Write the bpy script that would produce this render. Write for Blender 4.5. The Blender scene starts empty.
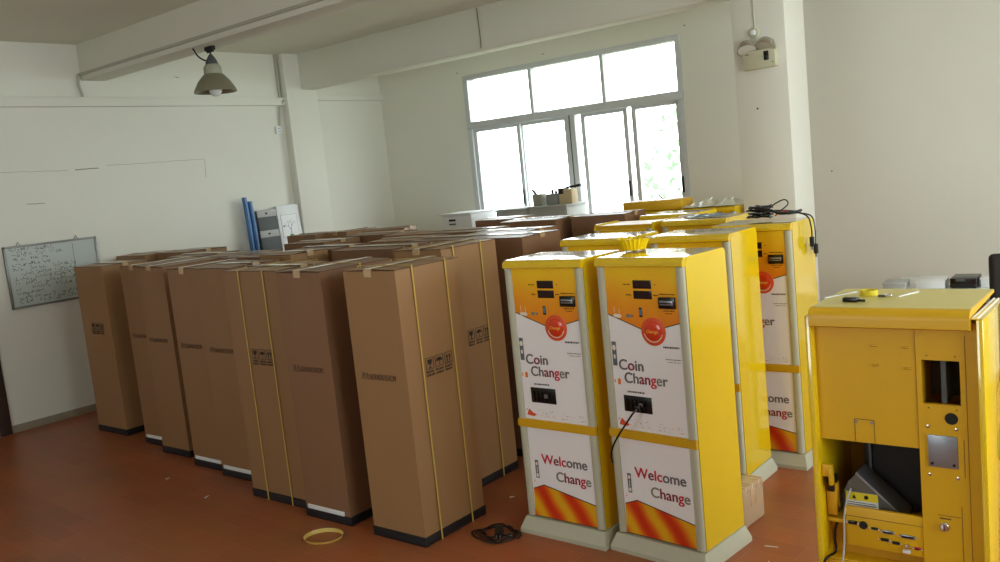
import bpy, bmesh, math, random
from mathutils import Vector, Matrix
random.seed(7)
PI = math.pi
C = bpy.context.scene.collection
R = math.radians

# ------------------------------------------------------------------ materials
def lin(c):
    return tuple(((v/255)/12.92 if v/255 <= .04045 else ((v/255+.055)/1.055)**2.4) for v in c)
MATS = {}
def mat(name, rgb, rough=.6, metal=0., noise=0., scale=6., bump=0., bscale=40., spec=.5, coat=0., emis=0., stretch=None):
    if name in MATS: return MATS[name]
    m = bpy.data.materials.new(name); m.use_nodes = True
    nt = m.node_tree; b = nt.nodes['Principled BSDF']
    col = (*lin(rgb), 1)
    b.inputs['Base Color'].default_value = col
    b.inputs['Roughness'].default_value = rough
    b.inputs['Metallic'].default_value = metal
    b.inputs['Specular IOR Level'].default_value = spec
    b.inputs['Coat Weight'].default_value = coat
    b.inputs['Coat Roughness'].default_value = .08
    if emis:
        b.inputs['Emission Color'].default_value = col; b.inputs['Emission Strength'].default_value = emis
    if noise or bump:
        tc = nt.nodes.new('ShaderNodeTexCoord'); mp = nt.nodes.new('ShaderNodeMapping')
        nt.links.new(tc.outputs['Object'], mp.inputs['Vector'])
        if stretch: mp.inputs['Scale'].default_value = stretch
    if noise:
        n = nt.nodes.new('ShaderNodeTexNoise'); n.inputs['Scale'].default_value = scale; n.inputs['Detail'].default_value = 5
        nt.links.new(mp.outputs[0], n.inputs['Vector'])
        mx = nt.nodes.new('ShaderNodeMix'); mx.data_type = 'RGBA'
        mx.inputs[6].default_value = tuple(v*(1-noise) for v in col[:3])+(1,)
        mx.inputs[7].default_value = tuple(min(1, v*(1+noise)) for v in col[:3])+(1,)
        nt.links.new(n.outputs['Fac'], mx.inputs[0]); nt.links.new(mx.outputs[2], b.inputs['Base Color'])
    if bump:
        n2 = nt.nodes.new('ShaderNodeTexNoise'); n2.inputs['Scale'].default_value = bscale; n2.inputs['Detail'].default_value = 4
        nt.links.new(mp.outputs[0], n2.inputs['Vector'])
        bp = nt.nodes.new('ShaderNodeBump'); bp.inputs['Strength'].default_value = bump; bp.inputs['Distance'].default_value = .01
        nt.links.new(n2.outputs['Fac'], bp.inputs['Height']); nt.links.new(bp.outputs[0], b.inputs['Normal'])
    MATS[name] = m
    return m

M_WALL = mat('wall_paint', (229, 229, 219), .85, noise=.035, scale=1.2, bump=.15, bscale=9)
M_CEIL = mat('ceiling_paint', (222, 222, 208), .9, noise=.04, scale=1.)
M_CARD = mat('cardboard', (146, 110, 76), .42, noise=.07, scale=3., stretch=(1, 1, .35), spec=.5)
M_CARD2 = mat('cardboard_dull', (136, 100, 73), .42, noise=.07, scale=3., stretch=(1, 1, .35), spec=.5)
M_CARD3 = mat('cardboard_light', (156, 119, 81), .42, noise=.06, scale=3., stretch=(1, 1, .35), spec=.5)
M_CEDGE = mat('carton_edge', (105, 74, 48), .9)
M_TAPE = mat('clear_tape', (196, 168, 130), .12, coat=.8)
M_SKID = mat('black_plastic', (24, 25, 30), .5, noise=.1)
M_FOAM = mat('white_foam', (225, 228, 230), .8)
M_STRAP = mat('yellow_strap', (206, 176, 88), .4)
M_INK = mat('black_print', (50, 38, 30), .8)
M_YEL = mat('yellow_enamel', (234, 198, 20), .12, spec=.8, coat=1., noise=.02)
M_YELS = mat('yellow_satin', (216, 168, 18), .4, noise=.03)
M_YTOP = mat('yellow_top_sheen', (214, 200, 120), .38, noise=.02)  # cream tint paints the wall's reflection onto the yellow top
M_GREY = mat('beige_grey_plastic', (188, 188, 168), .38, noise=.02)
M_PANEL = mat('printed_white', (244, 243, 248), .35, coat=.2)
M_BLACK = mat('black_gloss', (16, 15, 16), .25)
M_BLK2 = mat('black_matte', (22, 21, 21), .7)
M_DISP = mat('display_window', (44, 20, 22), .12)
M_STEEL = mat('brushed_steel', (150, 155, 165), .35, metal=.75, noise=.08, scale=12)
M_CHROME = mat('chrome', (215, 215, 215), .15, metal=1.)
M_RED = mat('button_red', (220, 60, 22), .2, coat=.5)
M_RING = mat('button_ring', (226, 84, 34), .4)
M_WHITE = mat('white_plastic', (228, 230, 232), .35)
M_WPR = mat('white_print', (235, 225, 210), .5)
M_ORG = mat('orange_print', (232, 120, 20), .4)
M_DKG = mat('dark_green_line', (58, 66, 28), .5)
M_LCOL = {'r': mat('ink_red', (200, 40, 60), .5), 'm': mat('ink_maroon', (135, 40, 60), .5), 'g': mat('ink_grey', (105, 98, 100), .5),
          'o': mat('ink_olive', (132, 130, 112), .5), 'b': mat('ink_slate', (100, 104, 122), .5), 'k': M_INK}
M_BLUE = mat('blue_film', (62, 110, 165), .3, noise=.25, scale=14)
M_WFRAME = mat('window_aluminium', (205, 209, 212), .4, noise=.02)
M_DOORW = mat('door_dark_wood', (62, 46, 38), .5, noise=.15)
M_DOORL = mat('door_leaf_brown', (120, 88, 66), .5, noise=.1)
M_BOARD = mat('whiteboard', (190, 200, 196), .3, coat=.3)
M_ALU = mat('aluminium_edge', (140, 140, 138), .4, metal=.6)
M_LGREY = mat('light_grey', (176, 178, 176), .6, noise=.05)
M_DGREY = mat('dark_grey', (82, 86, 88), .6)
M_TAN = mat('tan_card', (196, 176, 140), .7)
M_WRAP = mat('plastic_wrap', (222, 220, 200), .3, coat=.2, bump=.5, bscale=18)
M_LABY = mat('label_yellow', (225, 205, 40), .5)
M_GREEN = mat('leaf_green', (70, 140, 60), .6)
M_CONDUIT = mat('conduit', (186, 186, 172), .6)

def floor_material():
    m = bpy.data.materials.new('terracotta_plank_floor'); m.use_nodes = True; nt = m.node_tree; b = nt.nodes['Principled BSDF']
    L = nt.links.new
    tc = nt.nodes.new('ShaderNodeTexCoord'); mp = nt.nodes.new('ShaderNodeMapping'); mp.inputs['Rotation'].default_value = (0, 0, R(4))
    L(tc.outputs['Object'], mp.inputs['Vector'])
    br = nt.nodes.new('ShaderNodeTexBrick'); br.inputs['Scale'].default_value = 1.
    br.inputs['Brick Width'].default_value = .45; br.inputs['Row Height'].default_value = .15
    br.inputs['Mortar Size'].default_value = .0022; br.inputs['Mortar Smooth'].default_value = .4
    br.inputs['Color1'].default_value = (*lin((162, 94, 56)), 1); br.inputs['Color2'].default_value = (*lin((150, 86, 52)), 1)
    br.inputs['Mortar'].default_value = (*lin((172, 108, 70)), 1)
    L(mp.outputs[0], br.inputs['Vector'])
    n = nt.nodes.new('ShaderNodeTexNoise'); n.inputs['Scale'].default_value = 2.2; n.inputs['Detail'].default_value = 8; L(mp.outputs[0], n.inputs['Vector'])
    mx = nt.nodes.new('ShaderNodeMix'); mx.data_type = 'RGBA'; mx.blend_type = 'OVERLAY'; mx.inputs[0].default_value = .35
    L(br.outputs['Color'], mx.inputs[6]); L(n.outputs['Color'], mx.inputs[7])
    mx2 = nt.nodes.new('ShaderNodeMix'); mx2.data_type = 'RGBA'; mx2.inputs[0].default_value = .75
    L(mx.outputs[2], mx2.inputs[7]); L(br.outputs['Color'], mx2.inputs[6])
    hs = nt.nodes.new('ShaderNodeHueSaturation'); hs.inputs['Saturation'].default_value = 1.0; L(mx2.outputs[2], hs.inputs['Color'])
    L(hs.outputs[0], b.inputs['Base Color'])
    b.inputs['Roughness'].default_value = .36; b.inputs['Specular IOR Level'].default_value = .4
    bp = nt.nodes.new('ShaderNodeBump'); bp.inputs['Strength'].default_value = .06; L(n.outputs['Fac'], bp.inputs['Height']); L(bp.outputs[0], b.inputs['Normal'])
    return m
M_FLOOR = floor_material()

def gradient_print(name, c1, c2, mode):
    # printed artwork: 'sun' a vertical yellow to orange blend, 'fire' slanted flames
    m = bpy.data.materials.new(name); m.use_nodes = True; nt = m.node_tree; b = nt.nodes['Principled BSDF']; L = nt.links.new
    tc = nt.nodes.new('ShaderNodeTexCoord'); mp = nt.nodes.new('ShaderNodeMapping'); L(tc.outputs['Object'], mp.inputs['Vector'])
    cr = nt.nodes.new('ShaderNodeValToRGB')
    if mode == 'sun':
        sx = nt.nodes.new('ShaderNodeSeparateXYZ'); L(mp.outputs[0], sx.inputs[0])
        mr = nt.nodes.new('ShaderNodeMapRange'); mr.inputs['From Min'].default_value = 1.14; mr.inputs['From Max'].default_value = 1.43
        L(sx.outputs['Z'], mr.inputs['Value'])
        n = nt.nodes.new('ShaderNodeTexNoise'); n.inputs['Scale'].default_value = 5; L(mp.outputs[0], n.inputs['Vector'])
        ad = nt.nodes.new('ShaderNodeMath'); ad.operation = 'MULTIPLY_ADD'; L(n.outputs['Fac'], ad.inputs[0]); ad.inputs[1].default_value = .5; L(mr.outputs[0], ad.inputs[2])
        mu = nt.nodes.new('ShaderNodeMath'); mu.operation = 'SUBTRACT'; L(ad.outputs[0], mu.inputs[0]); mu.inputs[1].default_value = .25
        L(mu.outputs[0], cr.inputs['Fac'])
        e = cr.color_ramp.elements
        e[0].position = .0; e[0].color = (*lin((238, 128, 20)), 1); e[1].position = 1.; e[1].color = (*lin((248, 204, 22)), 1)
        e2 = e.new(.55); e2.color = (*lin((244, 166, 18)), 1)
    else:
        mp.inputs['Rotation'].default_value = (0, R(32), 0)
        w = nt.nodes.new('ShaderNodeTexWave'); w.wave_type = 'BANDS'; w.bands_direction = 'X'; w.inputs['Scale'].default_value = 1.9
        w.inputs['Distortion'].default_value = 1.6; w.inputs['Detail'].default_value = 1.; w.inputs['Detail Scale'].default_value = 2.; w.inputs['Phase Offset'].default_value = 1.2
        L(mp.outputs[0], w.inputs['Vector']); L(w.outputs['Fac'], cr.inputs['Fac'])
        e = cr.color_ramp.elements
        e[0].position = .05; e[0].color = (*lin((236, 176, 24)), 1); e[1].position = .95; e[1].color = (*lin((212, 52, 12)), 1)
        e2 = e.new(.45); e2.color = (*lin((232, 116, 16)), 1)
    L(cr.outputs[0], b.inputs['Base Color']); b.inputs['Roughness'].default_value = .35; b.inputs['Coat Weight'].default_value = .2
    return m
M_SUN = gradient_print('sun_print', None, None, 'sun')
M_FIRE = gradient_print('fire_print', None, None, 'fire')

def glass_material():
    m = bpy.data.materials.new('window_glass'); m.use_nodes = True; nt = m.node_tree; nt.nodes.remove(nt.nodes['Principled BSDF'])
    out = nt.nodes['Material Output']; t = nt.nodes.new('ShaderNodeBsdfTransparent'); g = nt.nodes.new('ShaderNodeBsdfGlossy')
    t.inputs[0].default_value = (.93, .96, .95, 1); g.inputs['Roughness'].default_value = .02
    mx = nt.nodes.new('ShaderNodeMixShader'); mx.inputs[0].default_value = .06
    nt.links.new(t.outputs[0], mx.inputs[1]); nt.links.new(g.outputs[0], mx.inputs[2]); nt.links.new(mx.outputs[0], out.inputs[0])
    return m
M_GLASS = glass_material()

# ------------------------------------------------------------------ mesh helpers
class MB:
    def __init__(s): s.bm = bmesh.new(); s.mats = []
    def mi(s, m):
        if m not in s.mats: s.mats.append(m)
        return s.mats.index(m)
    def box(s, x0, x1, y0, y1, z0, z1, m, bev=0., rot=None, seg=2):
        b2 = bmesh.new()
        bmesh.ops.create_cube(b2, size=1)
        bmesh.ops.scale(b2, vec=(x1-x0, y1-y0, z1-z0), verts=b2.verts)
        if bev: bmesh.ops.bevel(b2, geom=list(b2.edges), offset=bev, segments=seg, affect='EDGES', profile=.5)
        if rot is not None: bmesh.ops.rotate(b2, cent=(0, 0, 0), matrix=rot, verts=b2.verts)
        bmesh.ops.translate(b2, vec=((x0+x1)/2, (y0+y1)/2, (z0+z1)/2), verts=b2.verts)
        s._merge(b2, m); return s
    def _merge(s, b2, m):
        i = s.mi(m) if m else None
        me = bpy.data.meshes.new('tmp'); 
        if i is not None:
            for f in b2.faces: f.material_index = i
        b2.to_mesh(me); b2.free(); s.bm.from_mesh(me); bpy.data.meshes.remove(me)
    def prism(s, pts, t, m, plane='xz', off=0.):
        # polygon pts extruded by t; plane 'xz' (off = y of front, grows +y), 'xy' (off = z, grows +z), 'yz' (off = x, grows +x)
        i = s.mi(m)
        def P(a, b, d):
            return {'xz': (a, off+d, b), 'xy': (a, b, off+d), 'yz': (off+d, a, b)}[plane]
        v0 = [s.bm.verts.new(P(a, b, 0)) for a, b in pts]; v1 = [s.bm.verts.new(P(a, b, t)) for a, b in pts]
        fs = [s.bm.faces.new(v0), s.bm.faces.new(v1[::-1])]
        for k in range(len(pts)):
            j = (k+1) % len(pts); fs.append(s.bm.faces.new((v0[k], v1[k], v1[j], v0[j])))
        for f in fs: f.material_index = i
        bmesh.ops.recalc_face_normals(s.bm, faces=fs)
        return s
    def tube(s, pts, r, m, n=8, closed=False):
        i = s.mi(m); pts = [Vector(p) for p in pts]; rings = []
        N = len(pts)
        up = Vector((0, 0, 1))
        prev = None
        for k, p in enumerate(pts):
            a = pts[(k-1) % N] if (k or closed) else p; b = pts[(k+1) % N] if (k < N-1 or closed) else p
            t = (b-a).normalized() if (b-a).length > 1e-9 else Vector((0, 0, 1))
            if prev is None:
                u = t.cross(up); 
                if u.length < .1: u = t.cross(Vector((1, 0, 0)))
            else: u = prev - t*prev.dot(t)
            u.normalize(); prev = u; w = t.cross(u)
            rr = r[k] if isinstance(r, (list, tuple)) else r
            rings.append([s.bm.verts.new(p+u*rr*math.cos(2*PI*q/n)+w*rr*math.sin(2*PI*q/n)) for q in range(n)])
        fs = []
        for k in range(N-1 + (1 if closed else 0)):
            A, B = rings[k], rings[(k+1) % N]
            for q in range(n): fs.append(s.bm.faces.new((A[q], A[(q+1) % n], B[(q+1) % n], B[q])))
        if not closed: fs += [s.bm.faces.new(rings[0][::-1]), s.bm.faces.new(rings[-1])]
        for f in fs: f.material_index = i
        return s
    def lathe(s, prof, m, n=24, c=(0, 0, 0), axis='z', close=True):
        i = s.mi(m); rings = []
        for r, h in prof:
            ring = []
            for q in range(n):
                a = 2*PI*q/n; x, y = r*math.cos(a), r*math.sin(a)
                p = {'z': (x, y, h), 'y': (x, h, y), 'x': (h, x, y)}[axis]
                ring.append(s.bm.verts.new(Vector(p)+Vector(c)))
            rings.append(ring)
        fs = []
        for A, B in zip(rings, rings[1:]):
            for q in range(n): fs.append(s.bm.faces.new((A[q], A[(q+1) % n], B[(q+1) % n], B[q])))
        if close: fs += [s.bm.faces.new(rings[0][::-1]), s.bm.faces.new(rings[-1])]
        for f in fs: f.material_index = i
        bmesh.ops.recalc_face_normals(s.bm, faces=fs)
        return s
    def build(s, name, parent=None, loc=(0, 0, 0), rot=(0, 0, 0), smooth=True):
        bm = s.bm; bm.normal_update()
        if smooth:
            for f in bm.faces: f.smooth = True
            for e in bm.edges:
                if len(e.link_faces) != 2 or e.calc_face_angle(0) > R(32): e.smooth = False
        me = bpy.data.meshes.new(name); bm.to_mesh(me); bm.free()
        for m in s.mats: me.materials.append(m)
        o = bpy.data.objects.new(name, me); C.objects.link(o); o.parent = parent; o.location = loc; o.rotation_euler = rot
        return o
def tag(o, label=None, cat=None, group=None, kind=None):
    for k, v in (('label', label), ('category', cat), ('group', group), ('kind', kind)):
        if v: o[k] = v
    return o
def empty(name, loc, rz=0., label=None, cat=None, group=None, kind=None):
    o = bpy.data.objects.new(name, None); C.objects.link(o); o.location = loc; o.rotation_euler = (0, 0, rz); o.empty_display_size = .1
    return tag(o, label, cat, group, kind)
def copy_tree(o, parent=None, skip=()):
    c = o.copy(); C.objects.link(c); c.parent = parent
    for ch in list(o.children):
        if ch.name.split('.')[0] not in skip: copy_tree(ch, c, skip)
    return c
def text_obj(name, s, size, cols, parent, loc, bold=.004, depth=.0006, face='front', sx=1.):
    # flat lettering; cols = one letter key per character
    cu = bpy.data.curves.new('t', 'FONT'); cu.body = s; cu.size = size; cu.offset = 0; cu.extrude = depth; cu.space_character = 1.12 if s[0] == '尺' else 1.
    ms = []
    for k in cols:
        if k not in ms: ms.append(k)
    for k in ms: cu.materials.append(M_LCOL[k] if isinstance(k, str) else k)
    for i in range(len(s)): cu.body_format[i].material_index = ms.index(cols[i] if len(cols) > 1 else cols[0])
    to = bpy.data.objects.new('t', cu); C.objects.link(to)
    dg = bpy.context.evaluated_depsgraph_get(); dg.update()
    me = bpy.data.meshes.new_from_object(to.evaluated_get(dg))
    bpy.data.objects.remove(to); bpy.data.curves.remove(cu)
    me.name = name
    rot = {'front': Matrix.Rotation(R(90), 4, 'X'), 'right': Matrix.Rotation(R(90), 4, 'Z') @ Matrix.Rotation(R(90), 4, 'X')}[face]
    me.transform(rot @ Matrix.Diagonal((sx, 1, 1, 1)))
    if not me.materials:
        for k in ms: me.materials.append(M_LCOL[k] if isinstance(k, str) else k)
    if bold >= .001:
        bm = bmesh.new(); bm.from_mesh(me); g = bmesh.ops.duplicate(bm, geom=list(bm.verts)+list(bm.edges)+list(bm.faces))
        bmesh.ops.translate(bm, vec=(bold*1.6, -.0001, bold*.5), verts=[v for v in g['geom'] if isinstance(v, bmesh.types.BMVert)])
        g = bmesh.ops.duplicate(bm, geom=[e_ for e_ in g['geom']]); bmesh.ops.translate(bm, vec=(-bold*.8, -.0001, bold*.7), verts=[v for v in g['geom'] if isinstance(v, bmesh.types.BMVert)]); bm.to_mesh(me); bm.free()
    o = bpy.data.objects.new(name, me); C.objects.link(o); o.parent = parent; o.location = loc
    return o
def spline(ctrl, n=10, closed=False):
    out = []; P = [Vector(c) for c in ctrl]; N = len(P)
    rng = range(N if closed else N-1)
    for i in rng:
        g = (lambda k: P[k % N]) if closed else (lambda k: P[max(0, min(N-1, k))])
        p0, p1, p2, p3 = g(i-1), g(i), g(i+1), g(i+2)
        for j in range(n):
            t = j/n
            out.append(.5*((2*p1)+(-p0+p2)*t+(2*p0-5*p1+4*p2-p3)*t*t+(-p0+3*p1-3*p2+p3)*t**3))
    if not closed: out.append(P[-1])
    return out
def struct(name, mb, **k):
    o = mb.build(name, **k); o['kind'] = 'structure'; return o

# ------------------------------------------------------------------ the room
XL, XR, YF, YB, ZC = -8.74, 2.5, -2.6, 8.57, 3.63
T = .22
m = MB(); m.box(XL-T, XR+T, YF-T, YB+T, -.1, 0, M_FLOOR); struct('floor', m)
m = MB(); m.box(XL-T, XR+T, YF-T, YB+T, ZC, ZC+.15, M_CEIL); struct('ceiling', m)
# left wall with the door opening
DY0, DY1, DZ = 2.30, 3.24, 2.05
m = MB(); m.box(XL-T, XL, YF-T, DY0, 0, ZC, M_WALL); m.box(XL-T, XL, DY1, YB+T, 0, ZC, M_WALL); m.box(XL-T, XL, DY0, DY1, DZ, ZC, M_WALL)
M_CRACK = mat('crack_grey', (140, 138, 122), .9); M_SCUFF = mat('scuff_dark', (96, 92, 82), .9)
def crack(y0, z0, y1, z1, t_, mm):      # hairline cracks and scuffs in the plaster
    n = 14; rc = random.Random(int(y0*100))
    up_ = [(y0+(y1-y0)*k/n, z0+(z1-z0)*k/n+rc.uniform(-.004, .004)) for k in range(n+1)]
    if abs(y1-y0) < .1: m.prism(up_+[(a+t_, b) for a, b in up_[::-1]], .0008, mm, 'yz', XL)
    else: m.prism(up_+[(a, b-t_) for a, b in up_[::-1]], .0008, mm, 'yz', XL)
crack(3.5, 2.425, 4.2, 2.405, .003, M_CRACK); crack(4.27, 2.41, 4.51, 2.412, .007, M_SCUFF); crack(4.6, 2.43, 5.74, 2.44, .003, M_CRACK); crack(3.76, 2.115, 3.93, 2.11, .006, M_CRACK); crack(5.735, 2.43, 5.72, 2.24, .004, M_CRACK); crack(5.5, 3.34, 5.56, 3.33, .012, M_SCUFF)
struct('wall_left', m)
# back wall with the big window
WX0, WX1, WZ0, WZ1 = -7.26, -4.27, .95, 3.19
m = MB(); m.box(XL, WX0, YB, YB+T, 0, ZC, M_WALL); m.box(WX1, XR, YB, YB+T, 0, ZC, M_WALL)
m.box(WX0, WX1, YB, YB+T, 0, WZ0, M_WALL); m.box(WX0, WX1, YB, YB+T, WZ1, ZC, M_WALL); struct('wall_back', m)
# right wall with a wide window, out of frame
RY0, RY1, RZ0, RZ1 = .6, 7.4, .8, 3.25
m = MB(); m.box(XR, XR+T, YF-T, RY0, 0, ZC, M_WALL); m.box(XR, XR+T, RY1, YB+T, 0, ZC, M_WALL)
m.box(XR, XR+T, RY0, RY1, 0, RZ0, M_WALL); m.box(XR, XR+T, RY0, RY1, RZ1, ZC, M_WALL); struct('wall_right', m)
# wall behind the camera; its unseen window is placed to light the machine fronts
FX0, FX1, FZ0, FZ1 = -4.3, -1.9, 1.0, 2.9
m = MB(); m.box(XL, FX0, YF-T, YF, 0, ZC, M_WALL); m.box(FX1, XR, YF-T, YF, 0, ZC, M_WALL)
m.box(FX0, FX1, YF-T, YF, 0, FZ0, M_WALL); m.box(FX0, FX1, YF-T, YF, FZ1, ZC, M_WALL); struct('wall_front', m)

# beams, columns, ledges
m = MB(); m.box(XL, XR, 4.47, 4.72, 3.28, ZC, M_WALL, bev=.006); struct('trim_1', m)
m = MB(); m.box(XL+.01, XR, 7.13, 7.36, 3.2, ZC, M_WALL, bev=.006); struct('trim_2', m)
m = MB(); m.box(XL, -8.62, 6.9, 7.37, 0, ZC, M_WALL, bev=.006); struct('trim_3', m)     # pilaster on the left wall
m = MB(); m.box(-2.975, -2.545, 6.9, 7.33, 0, ZC, M_WALL, bev=.006); struct('trim_4', m) # column
m = MB(); m.box(XL, XL+.07, YF, 6.9, 3.02, 3.11, M_WALL, bev=.004); struct('trim_5', m)  # ledge along the left wall
m = MB(); m.box(XL, XL+.05, 7.37, YB, 3.08, 3.16, M_WALL, bev=.004); struct('trim_6', m)
m = MB(); m.box(XL, XL+.012, DY1+.06, 6.9, 0, .07, mat('skirting', (150, 140, 122), .7)); struct('baseboard_left', m)

# window in the back wall
def window(name, a0, a1, z0, z1, place, zt, ups, lows, label=None):
    # built in local x (along wall) / y (depth) / z, then placed
    root = empty(name, (0, 0, 0), kind='structure')
    f = MB(); w = .045
    f.box(a0, a1, -.03, .09, z1-.06, z1, M_WFRAME, bev=.004); f.box(a0, a1, -.03, .09, z0, z0+.05, M_WFRAME, bev=.004)
    f.box(a0, a0+.07, -.029, .089, z0+.05, z1-.06, M_WFRAME); f.box(a1-.06, a1, -.029, .089, z0+.05, z1-.06, M_WFRAME)
    f.box(a0, a1, -.035, .09, zt-.05, zt+.04, M_WFRAME, bev=.004)
    for u in ups: f.box(u-w/2, u+w/2, -.01, .07, zt, z1, M_WFRAME, bev=.003)
    if name == 'window_1': f.box(-5.80, -5.66, -.012, .075, z0+.05, zt-.05, M_WFRAME); f.box(-5.735, -5.725, -.018, -.012, z0+.05, zt-.05, M_DGREY)
    fr = f.build('window_frame', root)
    for i, (l0, l1, dep) in enumerate(lows):
        s = MB()
        s.box(l0, l0+.05, dep+.001, dep+.034, z0+.11, zt-.09, M_WFRAME); s.box(l1-.05, l1, dep+.001, dep+.034, z0+.11, zt-.09, M_WFRAME)
        s.box(l0, l1, dep, dep+.035, zt-.09, zt-.05, M_WFRAME, bev=.003); s.box(l0, l1, dep, dep+.035, z0+.05, z0+.11, M_WFRAME, bev=.003)
        so = s.build('sash', root)
        g = MB(); g.box(l0+.05, l1-.05, dep+.015, dep+.02, z0+.11, zt-.09, M_GLASS); g.build('pane', so)
        h = MB(); h.box(l1-.035, l1-.018, dep-.015, dep, 1.55, 1.72, M_BLK2, bev=.003); h.build('latch', so)
    ed = [a0+.07]+list(ups)+[a1-.06]
    for p, q in zip(ed, ed[1:]):
        g = MB(); g.box(p+.01, q-.01, .03, .035, zt+.04, z1-.06, M_GLASS); g.build('pane', root)
    root.location = place[0]; root.rotation_euler = (0, 0, place[1])
    return root
window('window_1', WX0, WX1, WZ0, WZ1, ((0, YB+.02, 0), 0), 2.575, (-6.24, -5.245),
       ((-7.19, -6.46, .0), (-6.50, -5.79, .04), (-5.61, -5.0, .04), (-4.92, -4.33, .0)))
window('window_2', -3.4, 3.4, RZ0, RZ1, ((XR+.05, (RY0+RY1)/2, 0), R(-90)), 2.5, (-1.7, 0, 1.7),
       ((-3.33, -1.7, .0), (-1.72, 0, .04), (0, 1.72, .0), (1.7, 3.34, .04)))
window('added_window_3', -1.2, 1.2, FZ0, FZ1, (((FX0+FX1)/2, YF-.05, 0), R(180)), 2.4, (0,), ((-1.13, 0, 0), (-.02, 1.14, .04)))  # added window, unseen, for light on the front faces
# door at the far left
d = empty('door_1', (XL, (DY0+DY1)/2, 0), kind='structure')
hw = (DY1-DY0)/2
m = MB(); m.box(-.12, .025, hw-.05, hw+.05, 0, DZ+.05, M_DOORW, bev=.006); m.box(-.12, .025, -hw-.05, -hw+.05, 0, DZ+.05, M_DOORW, bev=.006); m.box(-.12, .025, -hw+.05, hw-.05, DZ-.05, DZ+.05, M_DOORW, bev=.006); m.build('door_frame', d)
m = MB(); m.box(-.09, -.05, -hw+.05, hw-.05, 0.01, DZ-.05, M_DOORL, bev=.004)
for z0, z1 in ((.2, .9), (1.05, 1.85)): m.box(-.052, -.042, -hw+.18, hw-.18, z0, z1, M_DOORL, bev=.01)
dl = m.build('door_leaf', d)
m = MB(); m.lathe([(.012, -.05), (.012, -.01), (.026, 0), (.028, .02), (.018, .035)], M_CHROME, 16, (0, -hw+.12, 1.0), 'x'); m.build('door_handle', dl)

# raceway and conduits
def thing1(name, mb, label, cat, group=None, loc=(0, 0, 0), rot=(0, 0, 0)):
    o = mb.build(name, loc=loc, rot=rot); return tag(o, label, cat, group)
m = MB(); m.box(XL+.01, 2.9, 4.448, 4.47, 3.325, 3.35, M_CONDUIT, bev=.003)
thing1('cable_raceway', m, 'thin pale cable raceway running along the face of the nearer ceiling beam', 'raceway')
m = MB(); m.tube([(XL+.02, 4.44, 3.34), (XL+.02, 4.43, 3.24), (XL+.03, 4.45, 3.12)], .013, M_CONDUIT)
thing1('cable_conduit', m, 'short white conduit dropping from the beam end down to the left wall ledge', 'conduit')
m = MB(); m.tube([(XL+.02, 6.87, 3.62), (XL+.02, 6.87, 3.1)], .014, M_CONDUIT); m.tube([(XL+.1, 6.86, 3.08), (XL+.03, 6.84, 3.0), (XL+.02, 6.81, 2.78)], .008, M_CONDUIT)
thing1('cable_conduit', m, 'vertical white conduit in the corner beside the pilaster above the ledge', 'conduit')
m = MB(); m.tube([(-5.75, 7.12, 3.62), (-5.74, 7.12, 3.3), (-5.745, 7.12, 3.22)], .005, mat('old_wire', (120, 116, 104), .7), 6)
thing1('hanging_wire', m, 'thin dark wire hanging down the face of the farther ceiling beam', 'wire')
e = empty('wall_socket', (XL+.001, 6.79, 2.73), label='small white wall socket below the ledge beside the pilaster', cat='socket')
m = MB(); m.box(0, .03, -.045, .045, -.045, .045, M_WHITE, bev=.006); m.build('socket_plate', e)
m = MB(); 
for z in (-.02, .012): m.box(.029, .032, -.012, -.006, z, z+.012, M_BLK2); m.box(.029, .032, .006, .012, z, z+.012, M_BLK2)
m.build('socket_slots', e)
# nails and marks on the wall
for i, (p, q) in enumerate((((-7.33, 8.565, 3.24), 'black nail in the wall above the window left corner'), ((-4.2, 8.565, 3.26), 'black nail in the wall above the window right corner'), ((-6.0, 8.565, 3.26), 'black nail in the wall above the middle of the window'), ((-2.8, 6.895, 2.25), 'black nail in the column below the emergency light'), ((-2.79, 8.565, 1.65), 'small black nail in the wall to the right of the column'))):
    m = MB(); m.lathe([(.003, .012), (.003, -.010), (.007, -.010), (.006, -.014)], M_BLK2, 8, (0, 0, 0), 'y')
    thing1('nail', m, q, 'nail', loc=p)

# ------------------------------------------------------------------ whiteboard
wb = empty('whiteboard', (XL+.002, 3.915, 1.44), label='white dry erase board covered in handwriting hung on the left wall', cat='whiteboard')
bw, bh = .445, .295
m = MB(); m.box(.006, .016, -bw, bw, -bh, bh, M_BOARD); m.build('board_panel', wb)
m = MB()
for a in (-bh, bh-.02): m.box(0, .026, -bw, bw, a, a+.02, M_ALU, bev=.003)
for a in (-bw, bw-.02): m.box(0, .026, a, a+.02, -bh, bh, M_ALU, bev=.003)
m.build('board_frame', wb)
m = MB()
for a in (-.3, .25):
    m = MB(); m.tube([(.008, a-.02, bh-.005), (.008, a, bh+.03), (.008, a+.02, bh-.005)], .004, M_ALU, 6); m.build('hook', wb)
m = MB()
rnd = random.Random(3)
rows = [(.245, .42), (.2, .5), (.155, .4), (.11, .4), (.065, .62), (.02, .62), (-.025, .62), (-.07, .75), (-.115, .75), (-.16, .3), (-.205, .6), (-.245, .7)]
for zi, ln in rows:
    y = -bw+.05+rnd.uniform(0, .03)
    n = int(ln/.045)
    for k in range(n):
        if rnd.random() < .1: y += .045; continue
        for s_ in range(rnd.randint(3, 5)):
            a = Vector((y+rnd.uniform(0, .032), zi+rnd.uniform(-.014, .014)))
            an = rnd.choice((0, 0, PI/2, PI/2, .8, 2.3)); l = rnd.uniform(.012, .028)
            b_ = a+Vector((math.cos(an), math.sin(an)))*l; nrm = Vector((-math.sin(an), math.cos(an)))*.0016
            m.prism([tuple(a-nrm), tuple(b_-nrm), tuple(b_+nrm), tuple(a+nrm)], .0008, M_INK, 'yz', .016)
        y += .045
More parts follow.
